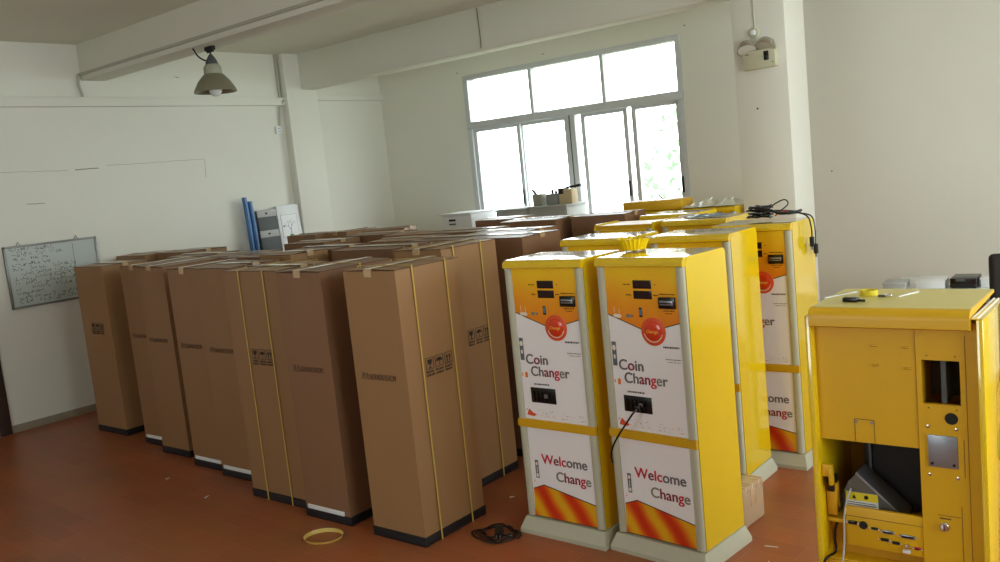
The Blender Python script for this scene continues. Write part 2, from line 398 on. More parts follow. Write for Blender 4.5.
m.prism([(.2, .0), (.203, .0), (.203, .26), (.2, .26)], .0008, M_INK, 'yz', .016)
m.prism([(.0, -.004), (.45, -.004), (.45, -.001), (.0, -.001)], .0008, M_INK, 'yz', .016)
m.build('handwriting', wb, smooth=False)

# ------------------------------------------------------------------ pendant lamp
lp = empty('pendant_lamp', (-6.70, 4.60, 2.90), label='metal high bay pendant lamp hanging under the nearer ceiling beam', cat='lamp')
m = MB(); m.lathe([(.182, -.008), (.18, 0), (.172, .02), (.135, .085), (.09, .135), (.07, .15), (.066, .148), (.086, .13), (.13, .08), (.166, .018), (.174, 0), (.182, -.008)], mat('lamp_shade_grey', (156, 154, 134), .32, metal=.6), 40, close=False); m.build('lamp_shade', lp)
m = MB(); m.lathe([(.075, .145), (.075, .2), (.06, .225), (.05, .23)], mat('lamp_collar', (160, 162, 142), .5), 24); m.build('collar', lp)
m = MB(); m.lathe([(.055, .228), (.045, .26), (.022, .30), (.01, .315)], M_DGREY, 20); m.build('neck', lp)
m = MB(); m.lathe([(.005, -.045), (.03, -.04), (.052, -.01), (.055, .02), (.04, .06), (.02, .09), (.02, .14)], mat('bulb_glass', (225, 228, 225), .08, coat=.5), 20); m.build('bulb', lp)
m = MB(); m.tube([(0, 0, .31), (0, 0, .35)], .006, M_BLK2); m.box(-.055, .055, -.02, .02, .345, .38, M_BLK2, bev=.004)
for a in (-.035, 0, .035): m.lathe([(.012, .33), (.012, .35)], M_BLK2, 8, (a, 0, 0))
m.build('ceiling_mount', lp)
m = MB(); m.tube(spline([(-.13, -.125, .44), (-.13, -.08, .38), (-.12, -.04, .31), (-.07, 0, .27), (-.01, 0, .3)]), .007, M_BLK2, 6); m.build('cord', lp)

# ------------------------------------------------------------------ emergency light on the column
em = empty('emergency_light', (-2.75, 6.9, 2.64), label='white emergency light box with two chrome lamp heads on the column', cat='emergency light')
em.rotation_euler = (0, R(-1), 0)
M_CREAM = mat('cream_plastic', (198, 196, 168), .45)
m = MB(); m.box(-.125, .14, -.07, 0, -.085, .06, M_CREAM, bev=.008); m.build('housing', em)
m = MB(); m.box(.05, .09, -.073, -.068, -.03, .04, M_BLACK, bev=.002); m.build('switch_window', em)
m = MB(); m.box(-.1, -.07, -.0715, -.069, .03, .038, M_DGREY); m.build('printed_mark', em); m = MB(); m.box(.115, .123, -.074, -.069, -.055, -.047, M_BLK2); m.build('indicator', em)
for sx_ in (-.08, .075):
    m = MB(); m.lathe([(.02, .05), (.055, .04), (.078, .0), (.08, -.02), (.07, -.022)], mat('lamp_chrome', (190, 186, 176), .18, metal=.9), 24, (sx_, -.06, .09), 'y')
    m.lathe([(.0, -.025), (.07, -.022)], mat('lamp_lens', (205, 205, 195), .15), 24, (sx_, -.06, .09), 'y', close=False)
    for v in m.bm.verts: v.co = Matrix.Translation((sx_, -.07, .085)) @ Matrix.Rotation(R(62), 4, 'X') @ Matrix.Rotation(R(12 if sx_ < 0 else -12), 4, 'Z') @ Matrix.Translation((-sx_, .06, -.09)) @ v.co
    m.build('lamp_head', em)
em2 = empty('wall_socket', (-2.79, 6.9, 2.84), label='round white socket with plug on the column above the emergency light', cat='socket')
m = MB(); m.lathe([(.042, 0), (.042, -.012), (.034, -.018)], M_CREAM, 20, axis='y'); m.build('socket_plate', em2)
m = MB(); m.box(-.018, .018, -.05, -.015, -.02, .02, M_WHITE, bev=.006); m.build('plug', em2)
m = MB(); m.tube([(-2.785, 6.895, 2.88), (-2.79, 6.895, 3.3), (-2.79, 6.895, 3.6)], .006, M_CONDUIT, 6)
thing1('cable_conduit', m, 'thin cable conduit running up the column above the round socket', 'conduit')

# ------------------------------------------------------------------ cartons
def symbols(parent, face, w, d, cx, z0):
    """three handling marks (glass, umbrella, arrows) with small print lines beneath; face 'front' (y=-eps) or 'right' (x=+eps)"""
    m = MB(); s = .062; gap = .013
    def pr(pts):
        if face == 'front': m.prism([(cx+a, z0+b) for a, b in pts], .0008, M_INK, 'xz', -.0016)
        else: m.prism([(cx+a, z0+b) for a, b in pts], .0008, M_INK, 'yz', .0008)
    def rect(a0, a1, b0, b1): pr([(a0, b0), (a1, b0), (a1, b1), (a0, b1)])
    for k in range(3):
        a = (k-1.5)*(s+gap)+gap/2
        t = .0025
        rect(a, a+s, .048, .048+t); rect(a, a+s, .048+s, .048+s+t); rect(a, a+t, .048, .048+s); rect(a+s-t, a+s, .048, .048+s)
        cxx = a+s/2; b = .052
        if k == 0:
            pr([(cxx-.018, b+.05), (cxx-.014, b+.028), (cxx, b+.02), (cxx+.014, b+.028), (cxx+.018, b+.05)]); rect(cxx-.0025, cxx+.0025, b+.006, b+.021); rect(cxx-.011, cxx+.011, b+.002, b+.006)
        elif k == 1:
            pr([(cxx-.024, b+.028)]+[(cxx+.024*math.cos(q), b+.028+.02*math.sin(q)) for q in (2.6, 2.1, 1.57, 1.05, .55)]+[(cxx+.024, b+.028)]); rect(cxx-.0015, cxx+.0015, b+.004, b+.03); rect(cxx, cxx+.008, b+.004, b+.007)
        else:
            for q in (-.011, .011): rect(cxx+q-.003, cxx+q+.003, b+.008, b+.034); pr([(cxx+q-.009, b+.033), (cxx+q+.009, b+.033), (cxx+q, b+.05)])
            rect(cxx-.02, cxx+.02, b+.002, b+.005)
        for rr_ in range(2):
            zz = .03-rr_*.018; x_ = a
            while x_ < a+s-.006:
                l = rnd.uniform(.004, .011); rect(x_, min(x_+l, a+s), zz, zz+rnd.uniform(.008, .012)); x_ += l+.004
    return m.build('handling_symbols', parent, smooth=False)

CARTON_N = [0]
def carton(x0, y0, w, d, h, label, rz=0., detail=2, foam=False, straps=(), mt=None, txt=True, sym_side=False, front='text', group='tall cardboard cartons standing in rows', bulge=.003, cx_sym=None):
    """local origin: front left base corner; x width, y depth"""
    CARTON_N[0] += 1
    rr = random.Random(CARTON_N[0]*13)
    mt = mt or rr.choice((M_CARD, M_CARD, M_CARD3, M_CARD2))
    root = empty('tall_carton', (x0, y0, 0), rz, label, 'carton', group)
    zb = .055
    # body with slightly bowed board
    bm = bmesh.new(); bmesh.ops.create_cube(bm, size=1); bmesh.ops.subdivide_edges(bm, edges=list(bm.edges), cuts=5, use_grid_fill=True)
    ph = [rr.uniform(0, 6) for _ in range(4)]
    for v in bm.verts:
        x, y, z = v.co
        fx = 1-(2*x)**2; fz = 1-(2*z)**2; fy = 1-(2*y)**2
        nx, ny, nz = x, y, z
        X = (x+.5)*w; Y = (y+.5)*d; Z = zb+(z+.5)*(h-zb)
        if abs(abs(y)-.5) < 1e-4: Y += math.copysign(bulge, y)*fx*fz*(1.2+math.sin(z*9+ph[0]))
        if abs(abs(x)-.5) < 1e-4: X += math.copysign(bulge, x)*fy*fz*(1.2+math.sin(z*7+ph[1]))
        v.co = (X, Y, Z)
    mb = MB(); mb._merge(bm, mt); mb.build('box_body', root)
    # top flaps: two long ones meeting over the middle, edges lifted a little
    for k in (0, 1):
        lift = rr.uniform(.001, .008)
        mb = MB(); i = mb.mi(mt); j = mb.mi(M_CEDGE)
        if w < d: a0, a1 = (0, w/2-.001) if k == 0 else (w/2+.001, w)
        else: a0, a1 = (0, d/2-.001) if k == 0 else (d/2+.001, d)
        hinge, free = (a0, a1) if k == 0 else (a1, a0)
        def P(a, b, z): return (a, b, z) if w < d else (b, a, z)
        L_ = d if w < d else w
        lo = [P(hinge, 0, h+.0005), P(hinge, L_, h+.0005), P(free, L_, h+.0005+lift*.6), P(free, 0, h+.0005+lift)]
        vs = [mb.bm.verts.new(p) for p in lo]; vt = [mb.bm.verts.new((p[0], p[1], p[2]+.005)) for p in lo]
        fs = [mb.bm.faces.new(vs), mb.bm.faces.new(vt)]; fs[0].material_index = fs[1].material_index = i
        for q in range(4):
            f = mb.bm.faces.new((vs[q], vs[(q+1) % 4], vt[(q+1) % 4], vt[q])); f.material_index = j; fs.append(f)
        bmesh.ops.recalc_face_normals(mb.bm, faces=fs)
        mb.build('flap', root)
    # tape over the seam, folding down both ends
    mb = MB(); t = .026; dr = rr.uniform(.014, .034); zt = h+.0145
    if w < d:
        c = w/2; mb.box(c-t, c+t, -.002, d+.002, zt-.001, zt, M_TAPE)
        mb.box(c-t, c+t, -bulge*2.2-.0035, -.0015, h-dr, zt, M_TAPE); mb.box(c-t, c+t, d+.0015, d+bulge*2.2+.0035, h-dr, zt, M_TAPE)
    else:
        c = d/2; mb.box(-.002, w+.002, c-t, c+t, zt-.001, zt, M_TAPE)
        mb.box(-bulge*2.2-.0035, -.0015, c-t, c+t, h-dr, zt, M_TAPE); mb.box(w+.0015, w+bulge*2.2+.0035, c-t, c+t, h-dr, zt, M_TAPE)
    mb.build('tape', root)
    if detail >= 1:
        mb = MB(); 
        mb.box(-.006, w+.006, -.006, d+.006, .036, .053, M_SKID, bev=.003)
        for a in (0, w/2-.04, w-.08): mb.box(a, a+.08, 0, d, 0, .037, M_SKID, bev=.004)
        mb.box(-.005, w+.005, -.005, .03, .0, .037, M_SKID, bev=.004); mb.box(-.005, w+.005, d-.03, d+.005, .0, .037, M_SKID, bev=.004)
        mb.build('skid', root)
        if foam:
            mb = MB(); mb.box(.02, w-.05, -.006, d*.95, .053, .08, M_FOAM, bev=.003); mb.build('foam_sheet', root)
    if detail >= 2:
        e = bulge*2.3+.001
        if front == 'text':
            text_obj('printed_size', '尺寸:65X45X153CM', .044, [mat('brown_print', (84, 60, 46), .8)], root, (w*.15, -e, .914), bold=.0006, sx=w*.72/.45)
        if front == 'sym':
            symbols(root, 'front', w, d, cx_sym or w*.5, .895).location = (0, -e+.001, 0)
        if sym_side:
            symbols(root, 'right', w, d, d*.5, .895).location = (w+e-.001, 0, 0)
    for face, a in straps:
        mb = MB(); s = .005; q = bulge*2.3+.0015
        if face == 'x':    # strap running round front, top, back at x=a
            mb.box(a-s, a+s, -q-.001, -q, .0, h+.016, M_STRAP); mb.box(a-s, a+s, d+q, d+q+.001, .0, h+.016, M_STRAP); mb.box(a-s, a+s, -q, d+q, h+.015, h+.0165, M_STRAP)
        else:
            mb.box(w+q, w+q+.001, a-s, a+s, .0, h+.016, M_STRAP); mb.box(-q-.001, -q, a-s, a+s, .0, h+.016, M_STRAP); mb.box(-q, w+q, a-s, a+s, h+.015, h+.0165, M_STRAP)
        mb.build('strap', root)
    return root

NAR, WID = .40, .565
# front row, seen standing on the floor
carton(-7.90, 3.71, .50, .42, 1.50, 'brown carton standing alone at the far left end of the front row, by the whiteboard', front='sym', cx_sym=.28, foam=False, mt=M_CARD3)
carton(-7.00, 3.66, .37, .52, 1.50, 'brown carton with white foam under it, second in the front row from the whiteboard', foam=True, mt=M_CARD)
carton(-6.58, 3.57, .39, .52, 1.50, 'brown carton without foam, third in the front row from the whiteboard', mt=M_CARD)
carton(-5.98, 3.48, .40, .44, 1.495, 'brown carton just right of the narrow dark gap, fourth in the front row', foam=True, mt=M_CARD)
carton(-5.54, 3.43, .42, .42, 1.50, 'brown carton fifth in the front row, left of the carton with two yellow straps', foam=True, mt=M_CARD)
carton(-4.94, 3.26, .55, .42, 1.50, 'wide faced carton with two yellow straps and handling symbols on its front', front='sym', cx_sym=.31, straps=(('x', .17), ('x', .42)), mt=M_CARD)
carton(-4.30, 3.19, .40, .56, 1.50, 'brown carton with foam under it between the strapped carton and the foremost carton', foam=True, straps=(('y', .30),), mt=M_CARD2)
carton(-3.68, 3.17, .40, .50, 1.505, 'foremost brown carton at the right end of the front row, size printed on its front', sym_side=True, foam=False, straps=(('y', .12), ('y', .38)), mt=M_CARD3)
# second row
G = 'tall cardboard cartons standing in rows'
def c2(x0, y0, w, d, h, lab, **k): return carton(x0, y0, w, d, h, lab, detail=k.pop('detail', 1), **k)
carton(-3.98, 3.86, .40, .52, 1.53, 'brown carton right behind the foremost carton, symbols on its side and two straps', sym_side=True, straps=(('y', .1), ('y', .36)), mt=M_CARD3)
c2(-7.30, 4.24, .565, .40, 1.50, 'carton at the left end of the second row, behind the second front row carton')
c2(-6.66, 4.21, .565, .40, 1.495, 'carton in the second row behind the third front row carton')
c2(-6.06, 3.98, .565, .40, 1.505, 'carton in the second row behind the fourth front row carton')
c2(-5.42, 3.90, .36, .34, 1.525, 'slightly taller carton in the second row, behind the gap left of the strapped carton')
c2(-5.80, 4.43, .56, .40, 1.50, 'carton with a dark front, in the third row behind the slightly taller carton')
c2(-4.88, 4.12, .62, .42, 1.515, 'carton in the second row behind the strapped carton and its neighbour')
# far left group
c2(-8.68, 4.52, .565, .42, 1.50, 'carton against the left wall, left of the pair behind the front row')
c2(-8.08, 4.62, .565, .42, 1.505, 'carton one place in from the left wall, right of the pair behind the front row')
# third row and on
c2(-5.32, 4.86, .56, .42, 1.50, 'carton in the fourth row behind the carton with the dark front')
c2(-4.70, 4.70, .58, .42, 1.505, 'carton in the third row, left of the big carton that stands beside the yellow machines')
c2(-4.08, 4.58, .565, .44, 1.515, 'big carton with a wide bare side standing nearest the yellow machines', mt=M_CARD2)
c2(-6.60, 5.03, .565, .42, 1.50, 'left carton of the row in front of the leaning tree picture panel')
c2(-6.32, 5.50, .565, .42, 1.505, 'carton in the fifth row, second from the left, below the pilaster')
c2(-5.70, 5.40, .565, .42, 1.50, 'carton in the fifth row, third from the left, below the room corner')
c2(-5.10, 5.34, .565, .42, 1.505, 'carton in the fifth row, fourth from the left, in front of the white box')
c2(-4.50, 5.16, .565, .42, 1.50, 'carton in the fifth row behind the big carton beside the yellow machines')
# back group
c2(-7.62, 5.86, .46, .42, 1.51, 'carton at the back in front of the leaning white panel, left of three')
c2(-7.12, 5.95, .34, .42, 1.515, 'carton at the back under the pilaster, middle of three')
c2(-6.54, 5.94, .44, .40, 1.51, 'turned carton at the back under the room corner, right of three', rz=R(28))
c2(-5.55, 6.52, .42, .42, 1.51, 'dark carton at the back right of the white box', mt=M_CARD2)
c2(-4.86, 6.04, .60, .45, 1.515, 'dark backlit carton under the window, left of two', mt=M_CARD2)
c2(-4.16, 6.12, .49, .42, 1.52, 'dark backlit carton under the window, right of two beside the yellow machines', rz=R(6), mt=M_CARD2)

# ------------------------------------------------------------------ coin changer machines
W, D, H = .50, .375, 1.49
def make_kiosk(x0, y0, label, rz=0.):
    root = empty('coin_changer_machine', (x0, y0, 0), rz, label, 'vending machine', 'yellow coin changer machines')
    m = MB(); i = m.mi(M_GREY)      # flared plinth
    lo = [(-.024, -.05), (W+.026, -.05), (W+.026, D+.02), (-.024, D+.02)]; hi = [(-.005, -.012), (W+.005, -.012), (W+.005, D), (-.005, D)]
    v0 = [m.bm.verts.new((a, b, 0)) for a, b in lo]; v1 = [m.bm.verts.new((a, b, .022)) for a, b in lo]; v2 = [m.bm.verts.new((a, b, .082)) for a, b in hi]
    fs = [m.bm.faces.new(v0), m.bm.faces.new(v2)]
    for A, B in ((v0, v1), (v1, v2)):
        for k in range(4): fs.append(m.bm.faces.new((A[k], A[(k+1) % 4], B[(k+1) % 4], B[k])))
    for f in fs: f.material_index = i
    bmesh.ops.recalc_face_normals(m.bm, faces=fs); m.build('plinth', root)
    m = MB(); m.box(.002, W-.002, .022, D-.005, .085, H-.012, M_YELS); m.build('inner_body', root)
    for s in (0, 1):                # side panels
        a = 0 if s == 0 else W-.012
        m = MB()
        pts = [(.012, .085), (D, .085), (D, H-.02), (D-.02, H), (.035, H), (.012, H-.035)]
        m.prism(pts, .012, M_YEL, 'yz', a); m.build('side_panel', root)
    for s in (0, 1):                # rounded corner posts, broken by the band
        for z0, z1 in ((.088, .588), (.634, 1.445)):
            m = MB(); cx = .003 if s == 0 else W-.003; sg = 1 if s == 0 else -1
            prof = []
            for k in range(9):
                q = k/8*PI; prof.append((cx+sg*(.022-.022*math.cos(q)), .008-.016*math.sin(q)**.8))
            pts = prof+[(cx+sg*.044, .024), (cx, .024)]
            m.prism(pts, z1-z0, M_GREY, 'xy', z0); m.build('corner_post', root)
    # cap: rounded bar along the front plus the top sheet
    m = MB(); pr = [(.03, 1.447), (-.006, 1.447), (-.012, 1.452)]+[(-.012+.03*(1-math.cos(q)), 1.462+.028*math.sin(q)) for q in (0, .3, .6, .9, 1.2, PI/2)]+[(D-.02, 1.49), (D-.004, 1.482), (D-.004, 1.476), (.03, 1.474)]
    m.prism(pr, W-.004, M_YEL, 'yz', .002); m.build('cap', root)
    m = MB(); m.prism([(0.002, -.004), (W-.002, -.004), (W-.002, .02), (0.002, .02)], .046, M_YELS, 'xy', .588)
    m.prism([(0.0, -.009), (W, -.009), (W, .0), (0.0, .0)], .03, M_YELS, 'xy', .596); m.build('band', root)
    # printed panels
    PX0, PX1 = .047, W-.047; f = .006
    up = MB(); up.box(PX0, PX1, f, .024, .634, 1.445, M_PANEL)
    ORL, V, ORR = (PX0, 1.215), (.275, 1.135), (PX1, 1.185)
    up.prism([ORL, V, ORR, (PX1, 1.445), (PX0, 1.445)], .0006, M_SUN, 'xz', f-.0007)
    for a, b in ((ORL, V), (V, ORR)): up.prism([(a[0], a[1]-.005), (b[0], b[1]-.005), b, a], .0006, M_DKG, 'xz', f-.0009)
    r2 = random.Random(5)
    for k in range(60):             # dotted splash along the bottom of the panel
        x_ = r2.uniform(PX0+.01, PX1-.02); z_ = .65+abs(r2.gauss(0, .018))+(.02 if x_ < .12 else 0); s_ = r2.uniform(.001, .0028)
        up.prism([(x_-s_, z_-s_), (x_+s_*1.6, z_-s_*.4), (x_, z_+s_)], .0006, r2.choice((M_ORG, M_LCOL['g'], M_RING)), 'xz', f-.0007)
    up.prism([(PX0+.012, .655), (PX0+.06, .65), (PX0+.075, .662), (PX0+.05, .672), (PX0+.03, .69), (PX0+.02, .675)], .0006, M_RING, 'xz', f-.0008)
    U = up.build('upper_panel', root)
    g = f-.0009
    for z_ in (1.342, 1.292):
        m = MB(); m.box(.208, .312, g-.001, f, z_, z_+.04, M_BLACK, bev=.0005); m.box(.214, .306, g-.0025, g-.0005, z_+.006, z_+.034, M_DISP); m.build('display', U)
    m = MB(); m.box(.35, .44, g-.012, f, 1.25, 1.305, M_BLACK, bev=.004); m.box(.362, .432, g-.018, g-.01, 1.268, 1.29, M_STEEL, bev=.002); m.box(.366, .428, g-.0195, g-.0175, 1.276, 1.281, M_BLACK); m.build('bill_acceptor', U)
    m = MB(); m.lathe([(.068, g+.001), (.068, g-.002), (.066, g-.003), (.046, g-.003)], M_RING, 40, (.305, 0, 1.137), 'y'); m.build('button_ring', U)
    m = MB(); m.lathe([(.046, g-.002), (.045, g-.006), (.038, g-.009), (.02, g-.011), (.004, g-.0115)], M_RED, 32, (.305, 0, 1.14), 'y'); bt = m.build('button', U)
    m = MB(); 
    for k in range(14):
        q0 = PI+.25+k*(PI-.5)/14; q1 = PI+.25+(k+1)*(PI-.5)/14; ra, rb = .049, .053
        m.prism([(.305+ra*math.cos(q0), 1.138+ra*math.sin(q0)), (.305+rb*math.cos(q0), 1.138+rb*math.sin(q0)), (.305+rb*math.cos(q1), 1.138+rb*math.sin(q1)), (.305+ra*math.cos(q1), 1.138+ra*math.sin(q1))], .0008, M_WPR, 'xz', g-.0042)
    m.build('ring_highlight', U, smooth=False)
    text_obj('button_lettering', 'Change', .022, [mat('ink_gold', (248, 170, 60), .5)], U, (.271, g-.0125, 1.131), bold=.001)
    # little pictures and legends
    m = MB(); m.box(.232, .25, g-.001, f, 1.205, 1.25, M_BLACK, bev=.001); m.box(.2345, .2475, g-.0016, g-.0005, 1.213, 1.243, mat('phone_screen', (90, 130, 160), .2)); m.build('phone_picture', U)
    m = MB()
    m.prism([(.075, 1.198), (.12, 1.196), (.128, 1.204), (.12, 1.214), (.09, 1.216), (.08, 1.212)], .0006, M_WPR, 'xz', g)
    m.prism([(.085, 1.218), (.088, 1.218), (.087, 1.25), (.084, 1.25)], .0006, M_WPR, 'xz', g); m.prism([(.115, 1.218), (.118, 1.218), (.117, 1.24), (.114, 1.24)], .0006, M_WPR, 'xz', g)
    for a, r_ in ((.165, .013), (.188, .01)): m.prism([(a+r_*math.cos(q*PI/5), 1.208+r_*.8*math.sin(q*PI/5)) for q in range(10)], .0006, M_LCOL['o'], 'xz', g)
    m.build('hand_and_coins_picture', U, smooth=False)
    m = MB()
    def legend(a0, a1, z, hh):
        x_ = a0
        while x_ < a1:
            l = r2.uniform(.003, .009); m.prism([(x_, z), (min(x_+l, a1), z), (min(x_+l, a1), z+hh), (x_, z+hh)], .0005, M_BLACK, 'xz', g); x_ += l+.003
    for a0, a1, z, hh in ((.15, .19, 1.358, .006), (.33, .335, 1.358, .006), (.165, .195, 1.308, .006), (.32, .345, 1.308, .006), (.352, .438, 1.314, .006), (.365, .43, 1.236, .005), (.38, .415, 1.224, .005),
                          (.352, .44, 1.06, .009), (.36, .445, 1.005, .004), (.37, .44, .993, .003), (.125, .225, .825, .008)): legend(a0, a1, z, hh)
    m.build('small_lettering', U, smooth=False)
    text_obj('lettering', 'Coin', .074, list('gmgg'), U, (.083, g, .937), bold=.002, sx=1.02)
    text_obj('lettering', 'Changer', .074, list('ggmmrog'), U, (.11, g, .873), bold=.002, sx=.98)
    m = MB(); m.prism([(.052, .955), (.078, .955), (.078, 1.075), (.052, 1.075)], .0006, mat('icon_grey', (96, 104, 110), .5), 'xz', g)
    m.prism([(.065+.011*math.cos(q*PI/6), 1.045+.014*math.sin(q*PI/6)) for q in range(12)], .0006, M_WPR, 'xz', g-.0006); m.prism([(.065+.006*math.cos(q*PI/6), 1.0+.012*math.sin(q*PI/6)) for q in range(12)], .0006, M_WPR, 'xz', g-.0006)
    m.build('dial_picture', U, smooth=False)
    m = MB(); m.prism([(.072, .862), (.088, .86), (.09, .885), (.082, .893), (.073, .888)], .0006, M_ORG, 'xz', g); m.prism([(.052, .868), (.058, .868), (.058, .885), (.052, .885)], .0006, M_ORG, 'xz', g); m.build('coin_picture', U, smooth=False)
    m = MB(); m.box(.1, .262, g-.002, f, .728, .81, M_BLACK, bev=.001); m.box(.106, .256, g-.0015, g-.001, .734, .804, M_BLK2)
    for k in range(5): m.box(.12+k*.026, .124+k*.026, g-.006, g-.001, .738, .79, M_BLACK)
    m.lathe([(.012, g-.001), (.012, g-.006)], M_STEEL, 12, (.2, 0, .768), 'y'); m.build('coin_tray', U)
    lw = MB(); lw.box(PX0, PX1, f, .024, .088, .588, M_PANEL)
    lw.prism([(PX0, .09), (PX1, .09), (PX1, .205), (.125, .268), (PX0+.005, .238)], .0006, M_FIRE, 'xz', f-.0007)
    for a, b in (((PX1, .205), (.125, .268)), ((.125, .268), (PX0+.005, .238))): lw.prism([a, (a[0], a[1]+.005), (b[0], b[1]+.005), b], .0006, M_BLK2, 'xz', f-.0009)
    for k in range(12):
        x_ = r2.uniform(PX0+.005, PX0+.03); z_ = .25+r2.uniform(0, .05); s_ = r2.uniform(.001, .003); lw.prism([(x_-s_, z_-s_), (x_+s_, z_), (x_, z_+s_)], .0006, M_ORG, 'xz', f-.0007)
    Lw = lw.build('lower_panel', root)
    text_obj('lettering', 'Welcome', .074, list('rmrrggg'), Lw, (.125, g, .392), bold=.002, sx=1.0)
    text_obj('lettering', 'Change', .074, list('ommmro'), Lw, (.21, g, .305), bold=.002, sx=1.0)
    m = MB(); m.prism([(.078, .305), (.1, .305), (.1, .405), (.078, .405)], .0006, mat('icon_grey', (96, 104, 110), .5), 'xz', g)
    m.prism([(.089+.007*math.cos(q*PI/6), .385+.01*math.sin(q*PI/6)) for q in range(12)], .0006, M_WPR, 'xz', g-.0006); m.prism([(.082, .312), (.096, .312), (.096, .33), (.082, .33)], .0006, M_WPR, 'xz', g-.0006); m.prism([(.087, .335), (.091, .335), (.091, .368), (.087, .368)], .0006, M_WPR, 'xz', g-.0006)
    m.build('dial_picture', Lw, smooth=False)
    # seams
    m = MB(); m.box(W-.0005, W+.0004, .012, .0135, .09, H-.04, M_BLK2); m.box(PX0, PX1, .004, .0065, .0875, .0895, M_BLK2); m.build('seam', root)
    return root
kb = make_kiosk(-2.348, 3.63, 'yellow coin changer machine in front, under the small yellow basket', R(-5))
ka = copy_tree(kb); ka.location = (-2.912, 3.61, 0); ka.rotation_euler = (0, 0, R(-1)); ka['label'] = 'yellow coin changer machine in the front row beside the foremost carton'
for x, y, rz, lab in ((-2.57, 4.58, 0, 'yellow coin changer machine behind the front pair, with a taped parcel at its foot'),
                      (-3.21, 4.58, 0, 'yellow coin changer machine behind the front pair and next to the big carton'),
                      (-2.405, 5.07, 0, 'yellow coin changer machine with a heap of black cables on its top'),
                      (-3.07, 5.66, 0, 'yellow machine with blue and white film lying on its top'),
                      (-3.62, 6.32, 0, 'yellow machine half hidden behind the one with blue film, under the window'),
                      (-3.52, 6.84, 0, 'yellow machine wrapped in clear plastic beside the column')):
    k = copy_tree(kb); k.location = (x, y, 0); k.rotation_euler = (0, 0, rz); k['label'] = lab

# ------------------------------------------------------------------ yellow machine without a cap, tray and wrap at the back
k = copy_tree(kb, skip=('cap',)); k.location = (-3.63, 5.62, 0); k.rotation_euler = (0, 0, 0); k['label'] = 'yellow machine without its cap, orange print showing, left of the one with blue film'
k = copy_tree(kb); k.location = (-4.08, 6.84, 0); k.rotation_euler = (0, 0, 0); k['label'] = 'yellow machine farthest back under the window carrying a shallow yellow tray'
tr = empty('metal_tray', (-3.79, 6.98, 1.4935), R(3), 'shallow yellow metal tray lying upside down on the farthest machine by the window', 'tray')
m = MB(); m.box(-.29, .27, -.14, .12, .0, .082, M_YELS, bev=.006); m.build('tray_body', tr)
m = MB(); m.prism([(-.30, .0), (-.30, .02), (.28, .02), (.28, .0)], .012, M_YELS, 'xz', -.152); m.build('tray_lip', tr)

def crumple(name, cx, cy, z0, sx, sy, hgt, m_, label, cat, seed=1, n=22, foot=.006):
    rr = random.Random(seed); bm = bmesh.new()
    bmesh.ops.create_grid(bm, x_segments=n, y_segments=n, size=.5)
    for v in bm.verts:
        x, y = v.co.x, v.co.y; ed = min(1, (.5-max(abs(x), abs(y)))*5)
        z = hgt*ed*(.45+.35*math.sin(x*17+seed)+.3*math.sin(y*13+x*9+seed*2)+rr.uniform(-.25, .25))
        v.co = (x*sx+rr.uniform(-1, 1)*sx*.015, y*sy+rr.uniform(-1, 1)*sy*.015, max(foot*rr.random(), z)+.002)
    ret = bmesh.ops.extrude_face_region(bm, geom=list(bm.faces))
    for v in [g for g in ret['geom'] if isinstance(g, bmesh.types.BMVert)]: v.co.z += .002
    bmesh.ops.recalc_face_normals(bm, faces=bm.faces)
    mb = MB(); mb._merge(bm, m_); o = mb.build(name, loc=(cx, cy, z0)); return tag(o, label, cat)
crumple('plastic_wrap', -3.27, 7.0, 1.493, .46, .34, .06, M_WRAP, 'crumpled clear plastic wrap heaped on the machine beside the column', 'plastic wrap', 3, 13)
crumple('blue_film', -2.80, 5.86, 1.493, .30, .22, .016, mat('blue_grey_film', (112, 134, 158), .25, noise=.3, scale=20), 'blue and white plastic film lying on a yellow machine top', 'film', 5, 14)
crumple('paper_sheet', -3.01, 5.95, 1.493, .09, .11, .01, M_WHITE, 'loose white sheet beside the blue film on the machine top', 'paper', 8, 8)

# small yellow basket on the front machine
bk = empty('plastic_basket', (-2.30, 3.93, 1.4935), label='small round yellow plastic basket with scalloped rim on the front machine', cat='basket')
m = MB(); i = m.mi(mat('basket_yellow', (244, 214, 20), .3)); n = 44; prof = [(.056, 0), (.064, .02), (.076, .045), (.088, .058), (.083, .058), (.071, .045), (.06, .02), (.052, .006)]
rings = []
for r_, h_ in prof:
    rings.append([m.bm.verts.new(((r_+(.004 if q % 2 else -.003))*math.cos(2*PI*q/n), (r_+(.004 if q % 2 else -.003))*math.sin(2*PI*q/n), h_+(.008 if (q % 4 == 0 and h_ > .05) else 0))) for q in range(n)])
fs = []
for A, B in zip(rings, rings[1:]):
    for q in range(n): fs.append(m.bm.faces.new((A[q], A[(q+1) % n], B[(q+1) % n], B[q])))
fs += [m.bm.faces.new(rings[0][::-1]), m.bm.faces.new(rings[-1])]
for f in fs: f.material_index = i
bmesh.ops.recalc_face_normals(m.bm, faces=fs); m.build('basket_bowl', bk)
for s in (-1, 1):
    m = MB(); m.box(-.022, .022, -.012, .012, -.003, .003, M_WPR, bev=.002); hn = m.build('rim_tab', bk, loc=(s*.10, 0, .06), rot=(0, R(s*10), 0))

